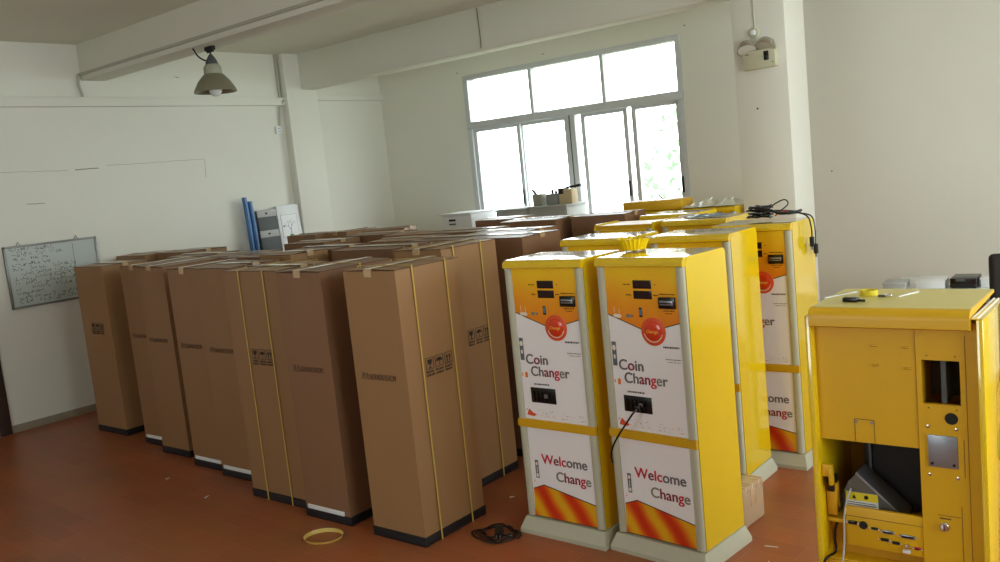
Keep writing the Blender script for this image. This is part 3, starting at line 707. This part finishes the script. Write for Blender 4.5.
# black cable heap on the machine behind
def loops(rr, cx, cy, z, rx, ry, n, th, ang=0, wob=.3):
    pts = []
    for k in range(n*9):
        a = k/9*2*PI; f_ = 1+wob*math.sin(k*1.7+rr.random())*.4
        x, y = rx*f_*math.cos(a), ry*f_*math.sin(a)
        pts.append((cx+x*math.cos(ang)-y*math.sin(ang), cy+x*math.sin(ang)+y*math.cos(ang), z+th*(k/(n*9))+rr.uniform(0, .012)))
    return pts
rr = random.Random(11)
cb = empty('cable_heap', (-2.17, 5.33, 1.493), label='tangled heap of black cables on a machine top with plugs hanging down its side', cat='cables')
o_ = Vector((-2.17, 5.33, 1.493))
def rel(pts): return [tuple(Vector(p)-o_) for p in pts]
m = MB(); m.tube(spline(rel(loops(rr, -2.19, 5.30, 1.50, .07, .055, 4, .08))), .0055, M_BLACK, 6)
m.tube(spline(rel(loops(rr, -2.17, 5.33, 1.50, .05, .07, 4, .085, .6))), .005, M_BLACK, 6); m.build('cable_coil', cb)
m = MB()
for q in range(5):
    a, b = rr.uniform(-.02, .02), rr.uniform(-.02, .02)
    m.tube(spline(rel([(-2.25+a, 5.33+b, 1.51), (-2.15, 5.34+a*2, 1.535+abs(b)), (-2.05, 5.32+b*2, 1.525+abs(a)), (-1.97+a, 5.36+b, 1.53)])), .0055, M_BLACK, 6)
m.tube(spline(rel([(-2.18, 5.33, 1.51), (-2.12, 5.34, 1.575), (-2.05, 5.36, 1.61), (-2.03, 5.37, 1.58), (-2.09, 5.35, 1.53)])), .0045, M_BLACK, 6)
m.tube(spline(rel([(-2.1, 5.33, 1.515), (-2.05, 5.33, 1.54), (-2.0, 5.33, 1.53)])), .005, M_RED, 6)
m.build('cable_run', cb)
for x_, y_, z_ in ((-1.868, 5.30, 1.35), (-1.868, 5.36, 1.30)):
    m = MB(); m.tube(spline(rel([(-2.02, 5.34, 1.52), (-1.95, 5.33, 1.525), (-1.885, y_, 1.50), (x_, y_, 1.43), (x_, y_, z_+.03)])), .0045, M_BLACK, 6); hc = m.build('hanging_cable', cb)
    m = MB(); m.box(-.012, .010, -.015, .015, -.03, .03, M_BLK2, bev=.004); m.box(-.004, .004, -.008, .008, -.05, -.03, M_STEEL); m.build('plug', hc, loc=rel([(x_, y_, z_)])[0])
m = MB(); m.box(-.03, .03, -.012, .012, -.008, .008, M_DGREY, bev=.003); m.build('connector', cb, loc=(.2, .03, .04), rot=(0, R(-15), R(20)))

# cable plugged into the coin tray of the front machine
m = MB(); pts = [(-2.145, 3.575, .765), (-2.16, 3.545, .74), (-2.205, 3.54, .68), (-2.25, 3.54, .62), (-2.285, 3.54, .56), (-2.295, 3.54, .52), (-2.29, 3.538, .485)]
POWER = m; m.tube(spline(pts), .0048, M_BLACK, 8); m.box(-2.158, -2.128, 3.565, 3.588, .752, .776, M_BLACK, bev=.003)
thing1('power_cable', m, 'thin black cable coming out of the black coin tray of the front machine', 'cable')

# coil of cable on the floor, yellow strap loop, scraps
cf = empty('coiled_cable', (-3.03, 3.46, 0), label='black power cord coiled on the floor beside the front machine', cat='power cord')
m = MB(); P_ = []
for k in range(46):
    a = k/11*2*PI; q = 1+.14*math.sin(k*2.3); P_.append((.0+.14*q*math.cos(a+.3*math.sin(k*.7))*(1-.45*(k/46)), .01+.115*q*math.sin(a)*(1-.45*(k/46)), .005+.014*(k/46)))
m.tube(spline(P_, 5), .0042, M_BLACK, 7); m.build('cord', cf)
m = MB(); m.box(-.022, .022, -.03, .03, .0, .036, M_BLACK, bev=.006)
for a in (-.01, .01): m.box(a-.003, a+.003, -.048, -.028, .014, .022, M_STEEL)
m.build('plug', cf, loc=(.05, -.03, .024), rot=(R(12), 0, R(30)))
m = MB(); m.bm, _ = m.bm, None
i = m.mi(M_STRAP); n = 60; R0 = []
for q in range(n):
    a = 2*PI*q/n; rx, ry = .105*(1+.03*math.sin(2*a)), .085; w_ = .010+.010*abs(math.sin(a*.5+.4)); R0.append([(rx*math.cos(a), ry*math.sin(a), .001), ((rx+w_*.5)*math.cos(a), (ry+w_*.5)*math.sin(a), .003+w_*.9), ((rx+w_*.5+.0015)*math.cos(a), (ry+w_*.5+.0015)*math.sin(a), .003+w_*.9), ((rx+.0015)*math.cos(a), (ry+.0015)*math.sin(a), .001)])
RV = [[m.bm.verts.new(p) for p in r_] for r_ in R0]
for q in range(n):
    A, B = RV[q], RV[(q+1) % n]
    for t_ in range(4): m.bm.faces.new((A[t_], A[(t_+1) % 4], B[(t_+1) % 4], B[t_])).material_index = i
bmesh.ops.recalc_face_normals(m.bm, faces=m.bm.faces)
thing1('strap_loop', m, 'loop of yellow packing strap lying on the floor in front of the cartons', 'strap', loc=(-3.925, 3.0, 0.0), rot=(0, 0, R(25)))
for i, (x_, y_, l_, lab) in enumerate(((-1.62, 3.75, .10, 'thin white strip lying on the floor right of the front machine'), (-3.3, 3.95, .035, 'tiny white paper scrap on the floor between the foremost carton and the machines'),
                               (-5.9, 3.2, .04, 'tiny white paper scrap on the floor in front of the fourth front row carton'), (-5.25, 3.1, .05, 'tiny pale plastic scrap on the floor in front of the fifth front row carton'), (-1.68, 3.95, .07, 'short white strip lying on the floor near the taped parcel'))):
    m = MB(); m.prism([(-l_/2, -.003-(.008 if l_ < .06 else 0)), (l_/2, -.002), (l_/2*.8, .004), (-l_/3, .004+(.006 if l_ < .06 else 0))], .0015, M_WHITE, 'xy', 0)
    thing1('paper_scrap', m, lab, 'scrap', loc=(x_, y_, .0005), rot=(0, 0, rnd.uniform(0, 3)))

# taped parcel standing between the machines
pc = empty('taped_parcel', (-1.925, 4.19, 0), R(-4), 'small brown parcel wrapped in clear tape standing between two yellow machines', 'parcel')
m = MB(); m.box(-.065, .065, -.11, .12, 0, .215, mat('parcel_brown', (178, 150, 118), .6, noise=.05), bev=.012, seg=3); m.build('parcel_box', pc)
m = MB(); m.box(-.0675, .0675, -.09, .11, .18, .2185, M_TAPE, bev=.008); m.box(-.0685, .0685, -.03, .03, .1, .2195, M_TAPE, bev=.006)
for q in range(12): m.box(-.0688, .0688, -.10+q*.018, -.097+q*.018, .17+.01*(q % 3), .2198, M_WPR) if q % 4 == 1 else None
m.build('tape', pc)

# ------------------------------------------------------------------ open machine seen from its back
om = empty('opened_machine', (-1.12, 3.05, 0), label='yellow machine seen from the back with its service opening uncovered', cat='vending machine')
OW, OD, OH = .565, .38, 1.34
M_YIN = mat('yellow_inside', (206, 150, 14), .45, noise=.03)
m = MB(); m.box(-.02, OW+.02, -.02, OD+.02, 0, .07, M_GREY, bev=.01); m.build('plinth', om)
m = MB(); m.box(0, .022, 0, OD, .07, OH, M_YEL, bev=.003); m.build('side_panel', om)
m = MB(); m.box(OW-.02, OW, 0, OD, .07, OH, M_YEL, bev=.003); m.build('side_panel', om)
m = MB(); m.box(.022, OW-.02, OD-.02, OD-.001, .07, OH-.01, M_YIN); m.build('door_panel', om)
m = MB()   # centre panel with the service door and slots
m.box(.022, .354, .034, .049, .885, OH-.02, M_YELS); cp = m.build('centre_panel', om)
m = MB()
for a, b, z0, z1 in ((.145, .212, .968, .97), (.145, .1465, .887, .97), (.2105, .212, .887, .97)): m.box(a, b, .0325, .0345, z0, z1, M_CEDGE)
m.build('service_door_gap', cp)
for a in (.152, .204):
    m = MB(); m.lathe([(.005, .034), (.005, .031)], M_STEEL, 10, (a, 0, .96), 'y'); m.build('screw', cp)
for a, z_ in ((.222, 1.238), (.325, 1.235), (.225, 1.17), (.328, 1.165)):
    m = MB(); m.box(a-.012, a+.012, .024, .034, z_-.003, z_+.002, M_YELS, bev=.001); m.box(a-.01, a+.01, .0325, .0345, z_-.006, z_-.003, M_BLK2); m.build('hook', cp)
m = MB(); m.box(.12, .345, .20, .33, .59, 1.2, M_BLK2, bev=.01); m.box(.14, .15, .19, .2, .6, 1.19, M_DGREY); m.build('interior_dark_block', om)  # black block added to darken the opening, in place of interior shade
# right hand module built as a frame round the square window
m = MB()
x0_, x1_ = .356, OW-.02
wx0, wx1, wz0, wz1 = .372, .488, 1.045, 1.195
m.box(x0_, wx0, .03, .045, .10, OH-.02, M_YELS); m.box(wx1, x1_, .03, .045, .10, OH-.02, M_YELS)
m.box(wx0, wx1, .03, .045, wz1, OH-.02, M_YELS); m.box(wx0, wx1, .03, .045, .10, wz0, M_YELS)
m.box(x0_, x0_+.012, .045, .34, .10, OH-.02, M_YIN)
rm = m.build('side_module', om)
m = MB(); m.box(wx0, wx1, .16, .17, wz0, wz1, mat('dark_cavity', (70, 56, 34), .6)); m.box(wx0+.055, wx0+.07, .05, .16, wz0, wz1, M_DGREY); m.build('window_back', rm)
m = MB(); m.lathe([(.02, .0295), (.02, .028), (.0165, .028), (.0165, .032)], M_BLK2, 24, (.458, 0, 1.0), 'y'); m.build('round_hole', rm)
m = MB(); m.box(.384, .474, .024, .03, .83, .94, M_STEEL, bev=.001); pl = m.build('steel_plate', rm)
m = MB()
for a in (.395, .462): m.lathe([(.005, .024), (.005, .0225)], M_BLK2, 10, (a, 0, .842), 'y')
m.build('screw', pl)
for a, z_ in ((.386, .968), (.472, .965), (.386, .80), (.472, .797)):
    m = MB(); m.lathe([(.0055, .03), (.0055, .026), (.002, .025)], M_CHROME, 12, (a, 0, z_), 'y'); m.build('screw', rm)
m = MB()
for a, z_ in ((.39, 1.21), (.475, 1.21), (.39, 1.032), (.475, 1.03)): m.lathe([(.0025, .0305), (.0025, .029)], M_BLK2, 8, (a, 0, z_), 'y')
m.build('screw_hole', rm)
m = MB(); m.lathe([(.016, .03), (.016, .022), (.013, .018), (.004, .017)], M_CHROME, 20, (.425, 0, .622), 'y'); m.box(.4235, .4265, .0155, .018, .613, .631, M_BLK2); m.build('lock', rm)
m = MB()
for b in ((.405, .475, .0285, .031, .66, .6615), (.478, .4795, .0285, .031, .45, .70), (.505, .5062, .0285, .031, .45, 1.28), (.492, .4935, .0285, .031, .80, .93), (.41, .445, .0285, .031, .648, .652)): m.box(*b, M_CEDGE)
m.build('panel_gap', rm)
# cap
m = MB(); pr = [(.03, 1.302), (.0, 1.302), (-.012, 1.308)]+[(-.012+.03*(1-math.cos(q)), 1.335+.035*math.sin(q)) for q in (0, .3, .6, .9, 1.2, PI/2)]+[(OD+.03, 1.37), (OD+.03, 1.36), (.03, 1.345)]
m.prism(pr, .512, M_YELS, 'yz', .018); m.prism([(.02, .02), (.528, .02), (.528, OD+.028), (.02, OD+.028)], .0015, M_YTOP, 'xy', 1.3695); m.build('cap', om)  # thin cream sheet carries the painted reflection
m = MB(); m.box(.531, .564, .001, OD-.002, OH, OH+.003, M_YEL); m.box(.5335, .537, .002, OD-.004, OH+.003, OH+.006, M_WHITE); m.box(.548, .551, .002, OD-.004, OH+.003, OH+.006, M_WHITE); m.build('edge_rail_highlights', om)  # yellow step; the two white lines are painted highlights along it
# connector shelf under the opening
m = MB(); m.box(.095, .355, .034, .049, .495, .64, M_YELS, bev=.002); m.box(.022, .355, .049, .36, .565, .58, M_YELS, bev=.002); m.box(.022, .355, .034, .36, .425, .435, M_YELS, bev=.002); m.box(.022, .355, .10, .115, .435, .56, M_YIN); m.box(.022, .355, .03, .045, .10, .425, M_YELS, bev=.002)
sh = m.build('connector_shelf', om)
m = MB(); m.box(.095, .355, .0325, .0345, .605, .6065, M_CEDGE); m.build('panel_gap', sh)
for a, z_, w_, h_, mm in ((.12, .582, .03, .014, M_BLACK), (.195, .572, .022, .009, M_BLK2), (.24, .567, .036, .013, M_STEEL), (.305, .562, .046, .013, M_STEEL), (.228, .537, .026, .011, M_BLK2), (.265, .532, .024, .011, M_BLK2), (.335, .525, .02, .01, M_LCOL['r'])):
    m = MB(); m.box(a-w_/2, a+w_/2, .027, .035, z_-h_/2, z_+h_/2, mm, bev=.003); m.box(a-w_/2+.004, a+w_/2-.004, .0255, .0275, z_-h_/4, z_+h_/4, M_BLK2)
    for q in (-1, 1): m.lathe([(.003, .033), (.003, .028)], M_CHROME, 8, (a+q*(w_/2+.005), 0, z_), 'y')
    m.build('connector', sh)
m = MB(); m.lathe([(.014, .035), (.014, .027), (.008, .026)], M_BLK2, 16, (.157, 0, .578), 'y'); m.build('round_socket', sh)
m = MB(); m.lathe([(.008, .035), (.008, .022), (.004, .021)], M_CHROME, 12, (.302, 0, .528), 'y'); m.box(.288, .313, .019, .034, .505, .515, M_WHITE, bev=.002); m.build('knob', sh)
# hopper with its slanted lid and sticker
M_HOP = mat('hopper_grey', (96, 94, 88), .45, metal=.2)
m = MB(); m.prism([(.07, .581), (.282, .581), (.282, .60), (.125, .745), (.095, .715), (.07, .66)], .10, M_HOP, 'xz', .09)
hp = m.build('coin_hopper', om)
m = MB(); m.prism([(.282, .60), (.282, .608), (.125, .752), (.12, .745)], .106, M_STEEL, 'xz', .087); m.build('lid', hp)
m = MB(); m.box(.083, .195, .0875, .09, .605, .675, M_WHITE); m.box(.083, .195, .0865, .088, .645, .675, M_LABY)
m.prism([(.105, .652), (.12, .652), (.1125, .667)], .0006, M_BLACK, 'xz', .0858); m.prism([(.155+.008*math.cos(q*PI/5), .66+.008*math.sin(q*PI/5)) for q in range(10)], .0006, M_BLACK, 'xz', .0858)
for q in range(4): m.box(.088, .188, .0868, .0876, .612+q*.008, .614+q*.008, M_BLK2)
m.build('warning_sticker', hp)
# latch and cables inside the left edge
m = MB(); m.box(.022, .06, .02, .04, .745, .79, M_YELS, bev=.003); m.box(.048, .062, .015, .04, .715, .775, M_YELS, bev=.003); m.box(.03, .058, .04, .09, .68, .74, M_BLACK, bev=.008); m.build('latch', om)
m = MB(); m.box(.026, .062, .05, .085, .59, .71, M_YIN, bev=.003); m.build('bracket', om)
m = MB(); m.tube(spline([(.095, .085, .62), (.075, .08, .575), (.05, .07, .55), (.045, .055, .50), (.05, .04, .455), (.03, -.02, .44), (.012, -.04, .34), (.0, -.05, .22)]), .005, M_BLACK, 7); m.tube(spline([(.085, .07, .68), (.08, .06, .64), (.06, .06, .60), (.04, .06, .61)]), .004, M_BLACK, 7); m.build('black_cable', om)
m = MB(); m.tube(spline([(.105, .08, .69), (.10, .05, .66), (.093, .028, .60), (.09, .02, .50), (.085, .0, .42), (.08, -.02, .33), (.08, -.03, .2)]), .0035, M_LGREY, 7); m.build('white_cable', om)
om['group'] = 'yellow coin changer machines'

# bits lying on its top (z 1.372)
m = MB(); m.box(-.035, .02, -.012, .012, 0, .016, M_BLACK, bev=.004); m.box(.02, .045, -.004, .004, .002, .01, M_BLK2, bev=.002)
thing1('cable_connector', m, 'small black cable connector lying on top of the opened machine', 'connector', loc=(-.985, 3.17, 1.3715), rot=(0, 0, R(-10)))
m = MB(); m.lathe([(.024, 0), (.024, .02), (.031, .02), (.031, 0), (.024, 0)], M_LABY, 28, close=False)
thing1('tape_roll', m, 'small roll of yellow tape standing on top of the opened machine', 'tape', loc=(-.97, 3.31, 1.3715), rot=(0, 0, R(25)))
m = MB(); m.lathe([(.010, 0), (.012, .004), (.014, 0), (.012, -.004), (.010, 0)], M_CHROME, 20, (0, 0, .005), close=False); m.box(-.035, -.008, -.008, .006, 0, .007, M_DGREY, bev=.002)
thing1('key_ring', m, 'small metal ring with a dark tag on top of the opened machine', 'key ring', loc=(-.895, 3.28, 1.3715))
for x_, y_, r_, l_, lab in ((-1.07, 3.30, 62, .16, 'white strip lying on the opened machine top beside its left edge'), (-.84, 3.33, 70, .12, 'white strip lying on the opened machine top near the middle')):
    m = MB(); m.box(-l_/2, l_/2, -.004, .004, 0, .004, M_WHITE, bev=.001); thing1('white_strip', m, lab, 'strip', loc=(x_, y_, 1.3715), rot=(0, 0, R(r_)))

# ------------------------------------------------------------------ things against the left wall
for i, (y_, lab) in enumerate(((6.03, 'blue film wrapped pole leaning on the left wall, left of the pair'), (6.10, 'blue film wrapped pole leaning on the left wall beside the grey board'))):
    m = MB(); L0 = 1.97-i*.05
    m.tube([(0, 0, 0), (-.02, .01, L0*.3), (-.045, 0, L0*.6), (-.07, .01, L0*.85), (-.08, 0, L0)], [.028, .03, .027, .03, .027], M_BLUE, 10)
    thing1('wrapped_pole', m, lab, 'pole', 'blue wrapped poles by the left wall', loc=(XL+.17, y_+.09, 0))
gp = empty('grey_board', (XL+.16, 6.41, 0), R(0), 'dark grey board with two white strips leaning on the left wall beside blue poles', 'panel')
gp.rotation_euler = (0, R(-3), 0)
m = MB(); m.box(-.02, .02, -.14, .13, 0, 1.8, M_DGREY, bev=.003); m.build('board_panel', gp)
for z0, z1 in ((1.72, 1.80), (1.48, 1.56)):
    m = MB(); m.box(.019, .024, -.142, .13, z0, z1, M_LGREY, bev=.002); m.box(.0235, .0246, -.03, .0, z0+.03, z0+.05, M_BLK2); m.build('white_strip', gp)
wp = empty('picture_board', (XL+.17, 6.72, 0), 0, 'white panel with a small tree picture leaning on the left wall beside the pilaster', 'panel'); wp.rotation_euler = (0, R(-3.5), 0)
m = MB(); m.box(-.02, .02, -.165, .165, 0, 1.83, M_WHITE, bev=.004); m.build('board_panel', wp)
m = MB(); m.box(.019, .0225, -.125, .115, 1.44, 1.72, M_LGREY); m.box(.022, .024, -.12, .11, 1.445, 1.715, M_WHITE); m.build('picture_frame', wp)
m = MB(); rt_ = random.Random(4)
def limb(y, z, a, l, w_, dep):
    y2, z2 = y+math.cos(a)*l, z+math.sin(a)*l; ny, nz = -math.sin(a)*w_, math.cos(a)*w_
    m.prism([(y-ny, z-nz), (y2-ny*.6, z2-nz*.6), (y2+ny*.6, z2+nz*.6), (y+ny, z+nz)], .0006, M_DGREY, 'yz', .024)
    if dep:
        for s in (-1, 1): limb(y2, z2, a+s*rt_.uniform(.3, .65), l*.72, w_*.65, dep-1)
limb(.0, 1.47, PI/2, .065, .005, 4)
m.build('tree_picture', wp, smooth=False)
m = MB(); m.prism([(-.035, 1.458), (.035, 1.455), (.03, 1.472), (-.01, 1.48), (-.03, 1.47)], .0006, M_GREEN, 'yz', .0245); m.box(.024, .034, -.105, -.085, 1.58, 1.59, M_BLK2); m.build('grass_picture', wp, smooth=False)

# ------------------------------------------------------------------ things by the window
wc = empty('white_cabinet', (-6.92, 7.55, 0), R(0), 'white box cabinet with two black slots standing left under the window', 'cabinet')
m = MB(); m.box(0, .44, 0, .42, 0, 1.53, M_WHITE, bev=.008); m.build('cabinet_body', wc)
m = MB(); m.box(.10, .20, -.004, .001, 1.455, 1.48, M_BLACK); m.box(.10, .20, -.004, .001, 1.415, 1.43, M_BLACK); m.build('slot', wc)
m = MB(); m.box(-.03, .45, -.03, .43, 1.53, 1.545, M_WHITE, bev=.003); m.build('lid', wc)
for x_, w_, z_, lab in ((-6.36, .42, 1.535, 'grey metal cabinet under the window beside the white cabinet'), (-5.88, .50, 1.545, 'grey metal cabinet under the window carrying the grey jug and boxes')):
    e = empty('grey_cabinet', (x_, 7.85, 0), 0, lab, 'cabinet')
    m = MB(); m.box(0, w_, 0, .38, 0, z_-.02, M_LGREY, bev=.006); m.build('cabinet_body', e)
    m = MB(); m.box(.015, w_-.015, -.012, 0, .1, z_-.07, M_LGREY, bev=.004); dd = m.build('cabinet_door', e)
    m = MB(); m.box(w_-.06, w_-.045, -.03, -.01, .8, .92, M_CHROME, bev=.003); m.build('handle', dd)
    m = MB(); m.box(-.01, w_+.01, -.02, .39, z_-.02, z_, M_LGREY, bev=.003); m.build('cabinet_top', e)
ZT = 1.5455
jg = empty('oil_can', (-5.82, 7.98, ZT), 0, 'small grey can with a slanted spout on the grey cabinet by the window', 'can')
m = MB(); m.box(-.065, .065, -.05, .05, 0, .13, mat('can_grey', (150, 148, 134), .5), bev=.012, seg=3); m.build('can_body', jg)
m = MB(); m.tube([(-.045, 0, .125), (-.065, 0, .155), (-.09, 0, .18)], [.018, .015, .012], M_DGREY, 10); m.build('spout', jg)
e = empty('tool_bin', (-5.645, 8.02, ZT), 0, 'grey plastic bin holding a black bottle between the can and the tan box', 'bin')
m = MB(); m.box(-.075, .075, -.06, .06, 0, .12, mat('bin_grey', (138, 140, 138), .5), bev=.008); m.build('bin_body', e)
m = MB(); m.tube([(0, 0, 0), (-.005, 0, .03)], .016, M_DGREY, 8); m.build('bin_knob', e, loc=(.03, 0, .118))
m = MB(); m.lathe([(.016, 0), (.016, .03), (.008, .045), (.008, .06)], M_BLACK, 14); thing1('black_bottle', m, 'tiny black bottle standing in the grey bin by the window', 'bottle', loc=(-5.665, 8.02, ZT+.1205))
e = empty('tan_box', (-5.46, 8.02, ZT), 0, 'tan box with a dark cap on the grey cabinet, right of the grey bin', 'box')
m = MB(); m.box(-.085, .085, -.06, .06, 0, .16, M_TAN, bev=.006); m.build('box_body', e)
m = MB(); m.box(-.09, -.02, -.064, .064, .11, .172, M_BLK2, bev=.006); m.build('dark_cap', e)
m = MB(); m.tube([(-.06, 0, 0), (.04, 0, .008), (.13, 0, .014)], [.010, .013, .016], M_BLK2, 10); m.box(.10, .13, -.015, .015, 0, .03, M_BLK2, bev=.004)
thing1('black_torch', m, 'black torch lying on the tan box by the window', 'torch', loc=(-5.42, 8.02, ZT+.162+.013))

# ------------------------------------------------------------------ desk behind the opened machine
dk = empty('white_desk', (-1.55, 7.30, 0), 0, 'white topped desk against the back wall behind the opened machine', 'desk')
m = MB(); m.box(-.42, .62, -.35, .35, .735, .765, M_WHITE, bev=.005); m.build('desk_top', dk)
for a in (-.39, .57):
    for b in (-.32, .29):
        m = MB(); m.box(a, a+.03, b, b+.03, 0, .735, M_DGREY, bev=.003); m.build('leg', dk)
m = MB(); m.box(-.36, .58, .30, .312, .3, .735, M_LGREY); m.build('modesty_panel', dk)
for x_, y_, w_, d_, h_, mm, lab, nm in ((-1.88, 7.12, .16, .2, .05, M_LGREY, 'flat grey box lying on the left end of the white desk', 'grey_box'), (-1.64, 7.2, .20, .26, .06, M_WHITE, 'low white box lying in the middle of the desk', 'white_box'), (-1.26, 7.25, .10, .22, .07, M_WHITE, 'white box standing at the right end of the desk', 'white_box')):
    e = empty(nm, (x_, y_, .766), R(4), lab, 'box'); m = MB(); m.box(-w_/2, w_/2, -d_/2, d_/2, 0, h_, mm, bev=.004); m.build('box_body', e); m = MB(); m.box(-w_/2-.003, w_/2+.003, -d_/2-.003, d_/2+.003, h_-.015, h_+.002, mm, bev=.002); m.build('lid', e)
e = empty('black_device', (-1.43, 7.2, .766), R(2), 'flat black device on the white desk between two white boxes', 'device')
m = MB(); m.box(-.07, .105, -.12, .12, .006, .075, M_BLACK, bev=.004); m.build('case', e)
m = MB(); m.box(-.03, .03, -.123, -.118, .055, .075, M_DGREY, bev=.002); m.build('handle', e)
for a in (-.055, .09):
    m = MB(); m.lathe([(.01, 0), (.01, .007)], M_BLK2, 10, (a, -.09, 0)); m.build('foot', e)
# black office chair at the right edge of the view
ch = empty('office_chair', (-.62, 4.75, 0), R(25), 'black office chair partly seen past the opened machine', 'chair')
m = MB(); m.box(-.22, .22, -.05, .0, .72, 1.34, M_BLK2, bev=.022, seg=3); m.build('backrest', ch)
m = MB(); m.box(-.24, .24, -.5, -.04, .45, .53, M_BLK2, bev=.03, seg=3); m.build('seat', ch)
m = MB(); m.tube([(0, -.02, .9), (0, .03, .6), (0, -.1, .44), (0, -.26, .44)], .016, M_BLACK, 8); m.build('back_support', ch)
m = MB(); m.tube([(0, -.26, .1), (0, -.26, .45)], .022, M_BLACK, 12); m.build('gas_column', ch)
for s in (-1, 1):
    m = MB(); m.tube(spline([(s*.2, -.06, .78), (s*.27, -.1, .74), (s*.27, -.34, .72), (s*.23, -.38, .5)]), .016, M_BLACK, 8); m.build('armrest', ch)
for q in range(5):
    a = 2*PI*q/5; m = MB(); m.tube([(0, -.26, .12), (.28*math.cos(a), -.26+.28*math.sin(a), .075)], [.02, .013], M_BLACK, 8); lg = m.build('foot', ch)
    m = MB(); m.lathe([(.028, -.012), (.028, .012)], M_BLACK, 14, axis='x'); m.build('caster', lg, loc=(.28*math.cos(a), -.26+.28*math.sin(a), .029))

# ------------------------------------------------------------------ outdoors: ground and a tree beyond the window
m = MB(); m.box(-30, 25, 9.2, 45, -4.2, -4.0, mat('outside_ground', (120, 125, 95), .9)); struct('ground', m)
def tree(x, y, z0, h, r, label, seed, n=520):
    t_ = empty('leafy_tree', (x, y, z0), 0, label, 'tree', 'trees outside the window'); rr = random.Random(seed)
    m = MB(); m.tube([(0, 0, 0), (.05, 0, h*.4), (0, .05, h*.8)], [.16, .12, .05], M_DOORW, 10)
    for q in range(7):
        a = rr.uniform(0, 6.28); zz = h*rr.uniform(.4, .7); m.tube([(0, 0, zz), (math.cos(a)*r*.4, math.sin(a)*r*.4, zz+h*.12), (math.cos(a)*r*.75, math.sin(a)*r*.75, zz+h*.2)], [.05, .03, .012], M_DOORW, 6)
    m.build('trunk', t_)
    m = MB(); i = m.mi(mat('tree_leaf', (132, 160, 128), .6))
    for _ in range(n):
        u = Vector((rr.gauss(0, 1), rr.gauss(0, 1), rr.gauss(0, 1))).normalized()*rr.uniform(.35, 1)**.6
        c = Vector((u.x*r, u.y*r, h*.72+u.z*h*.33)); a = Vector((rr.uniform(-1, 1), rr.uniform(-1, 1), rr.uniform(-1, 1))).normalized(); b = a.orthogonal().normalized()
        s = rr.uniform(.07, .15); v = [m.bm.verts.new(c+a*s), m.bm.verts.new(c+b*s*.45), m.bm.verts.new(c-a*s), m.bm.verts.new(c-b*s*.45)]; m.bm.faces.new(v).material_index = i
    m.build('crown', t_, smooth=False)
tree(-7.05, 14.5, -4.0, 7.0, 1.15, 'pale leafy tree outside the right pane of the window', 2)

# ------------------------------------------------------------------ camera, light, render settings
cam_d = bpy.data.cameras.new('camera'); cam = bpy.data.objects.new('camera', cam_d); C.objects.link(cam); bpy.context.scene.camera = cam
cam_d.sensor_width = 36; cam_d.lens = 880*36/1000; cam_d.clip_start = .05
t, r, y = 0.12140881, -0.10194067, -0.68418424
fw = Vector((math.sin(y)*math.cos(t), math.cos(y)*math.cos(t), -math.sin(t))); rt = Vector((math.cos(y), -math.sin(y), 0)); up = rt.cross(fw)
Rv = math.cos(r)*rt+math.sin(r)*up; Uv = -math.sin(r)*rt+math.cos(r)*up
cam.matrix_world = Matrix(((Rv.x, Uv.x, -fw.x, 0), (Rv.y, Uv.y, -fw.y, 0), (Rv.z, Uv.z, -fw.z, 1.95), (0, 0, 0, 1)))

w = bpy.data.worlds.new('overcast_sky'); bpy.context.scene.world = w; w.use_nodes = True
bg = w.node_tree.nodes['Background']; bg.inputs[0].default_value = (.94, .98, 1., 1); bg.inputs[1].default_value = 5.
def portal(name, loc, rot, sx, sy):
    l = bpy.data.lights.new(name, 'AREA'); l.shape = 'RECTANGLE'; l.size = sx; l.size_y = sy; l.cycles.is_portal = True
    o = bpy.data.objects.new(name, l); C.objects.link(o); o.location = loc; o.rotation_euler = rot
portal('portal_back', ((WX0+WX1)/2, YB+T+.02, (WZ0+WZ1)/2), (R(-90), 0, 0), WX1-WX0, WZ1-WZ0)
portal('portal_right', (XR+T+.02, (RY0+RY1)/2, (RZ0+RZ1)/2), (R(90), 0, R(90)), RY1-RY0, RZ1-RZ0)
portal('portal_front', ((FX0+FX1)/2, YF-T-.02, (FZ0+FZ1)/2), (R(90), 0, 0), FX1-FX0, FZ1-FZ0)
sc = bpy.context.scene
sc.view_settings.view_transform = 'Standard'; sc.view_settings.look = 'None'; sc.view_settings.exposure = .66; sc.view_settings.gamma = 1; sc.view_settings.use_curve_mapping = False
sc.cycles.max_bounces = 12; sc.cycles.diffuse_bounces = 8; sc.cycles.transparent_max_bounces = 12; sc.cycles.use_denoising = True; sc.cycles.sample_clamp_indirect = 8
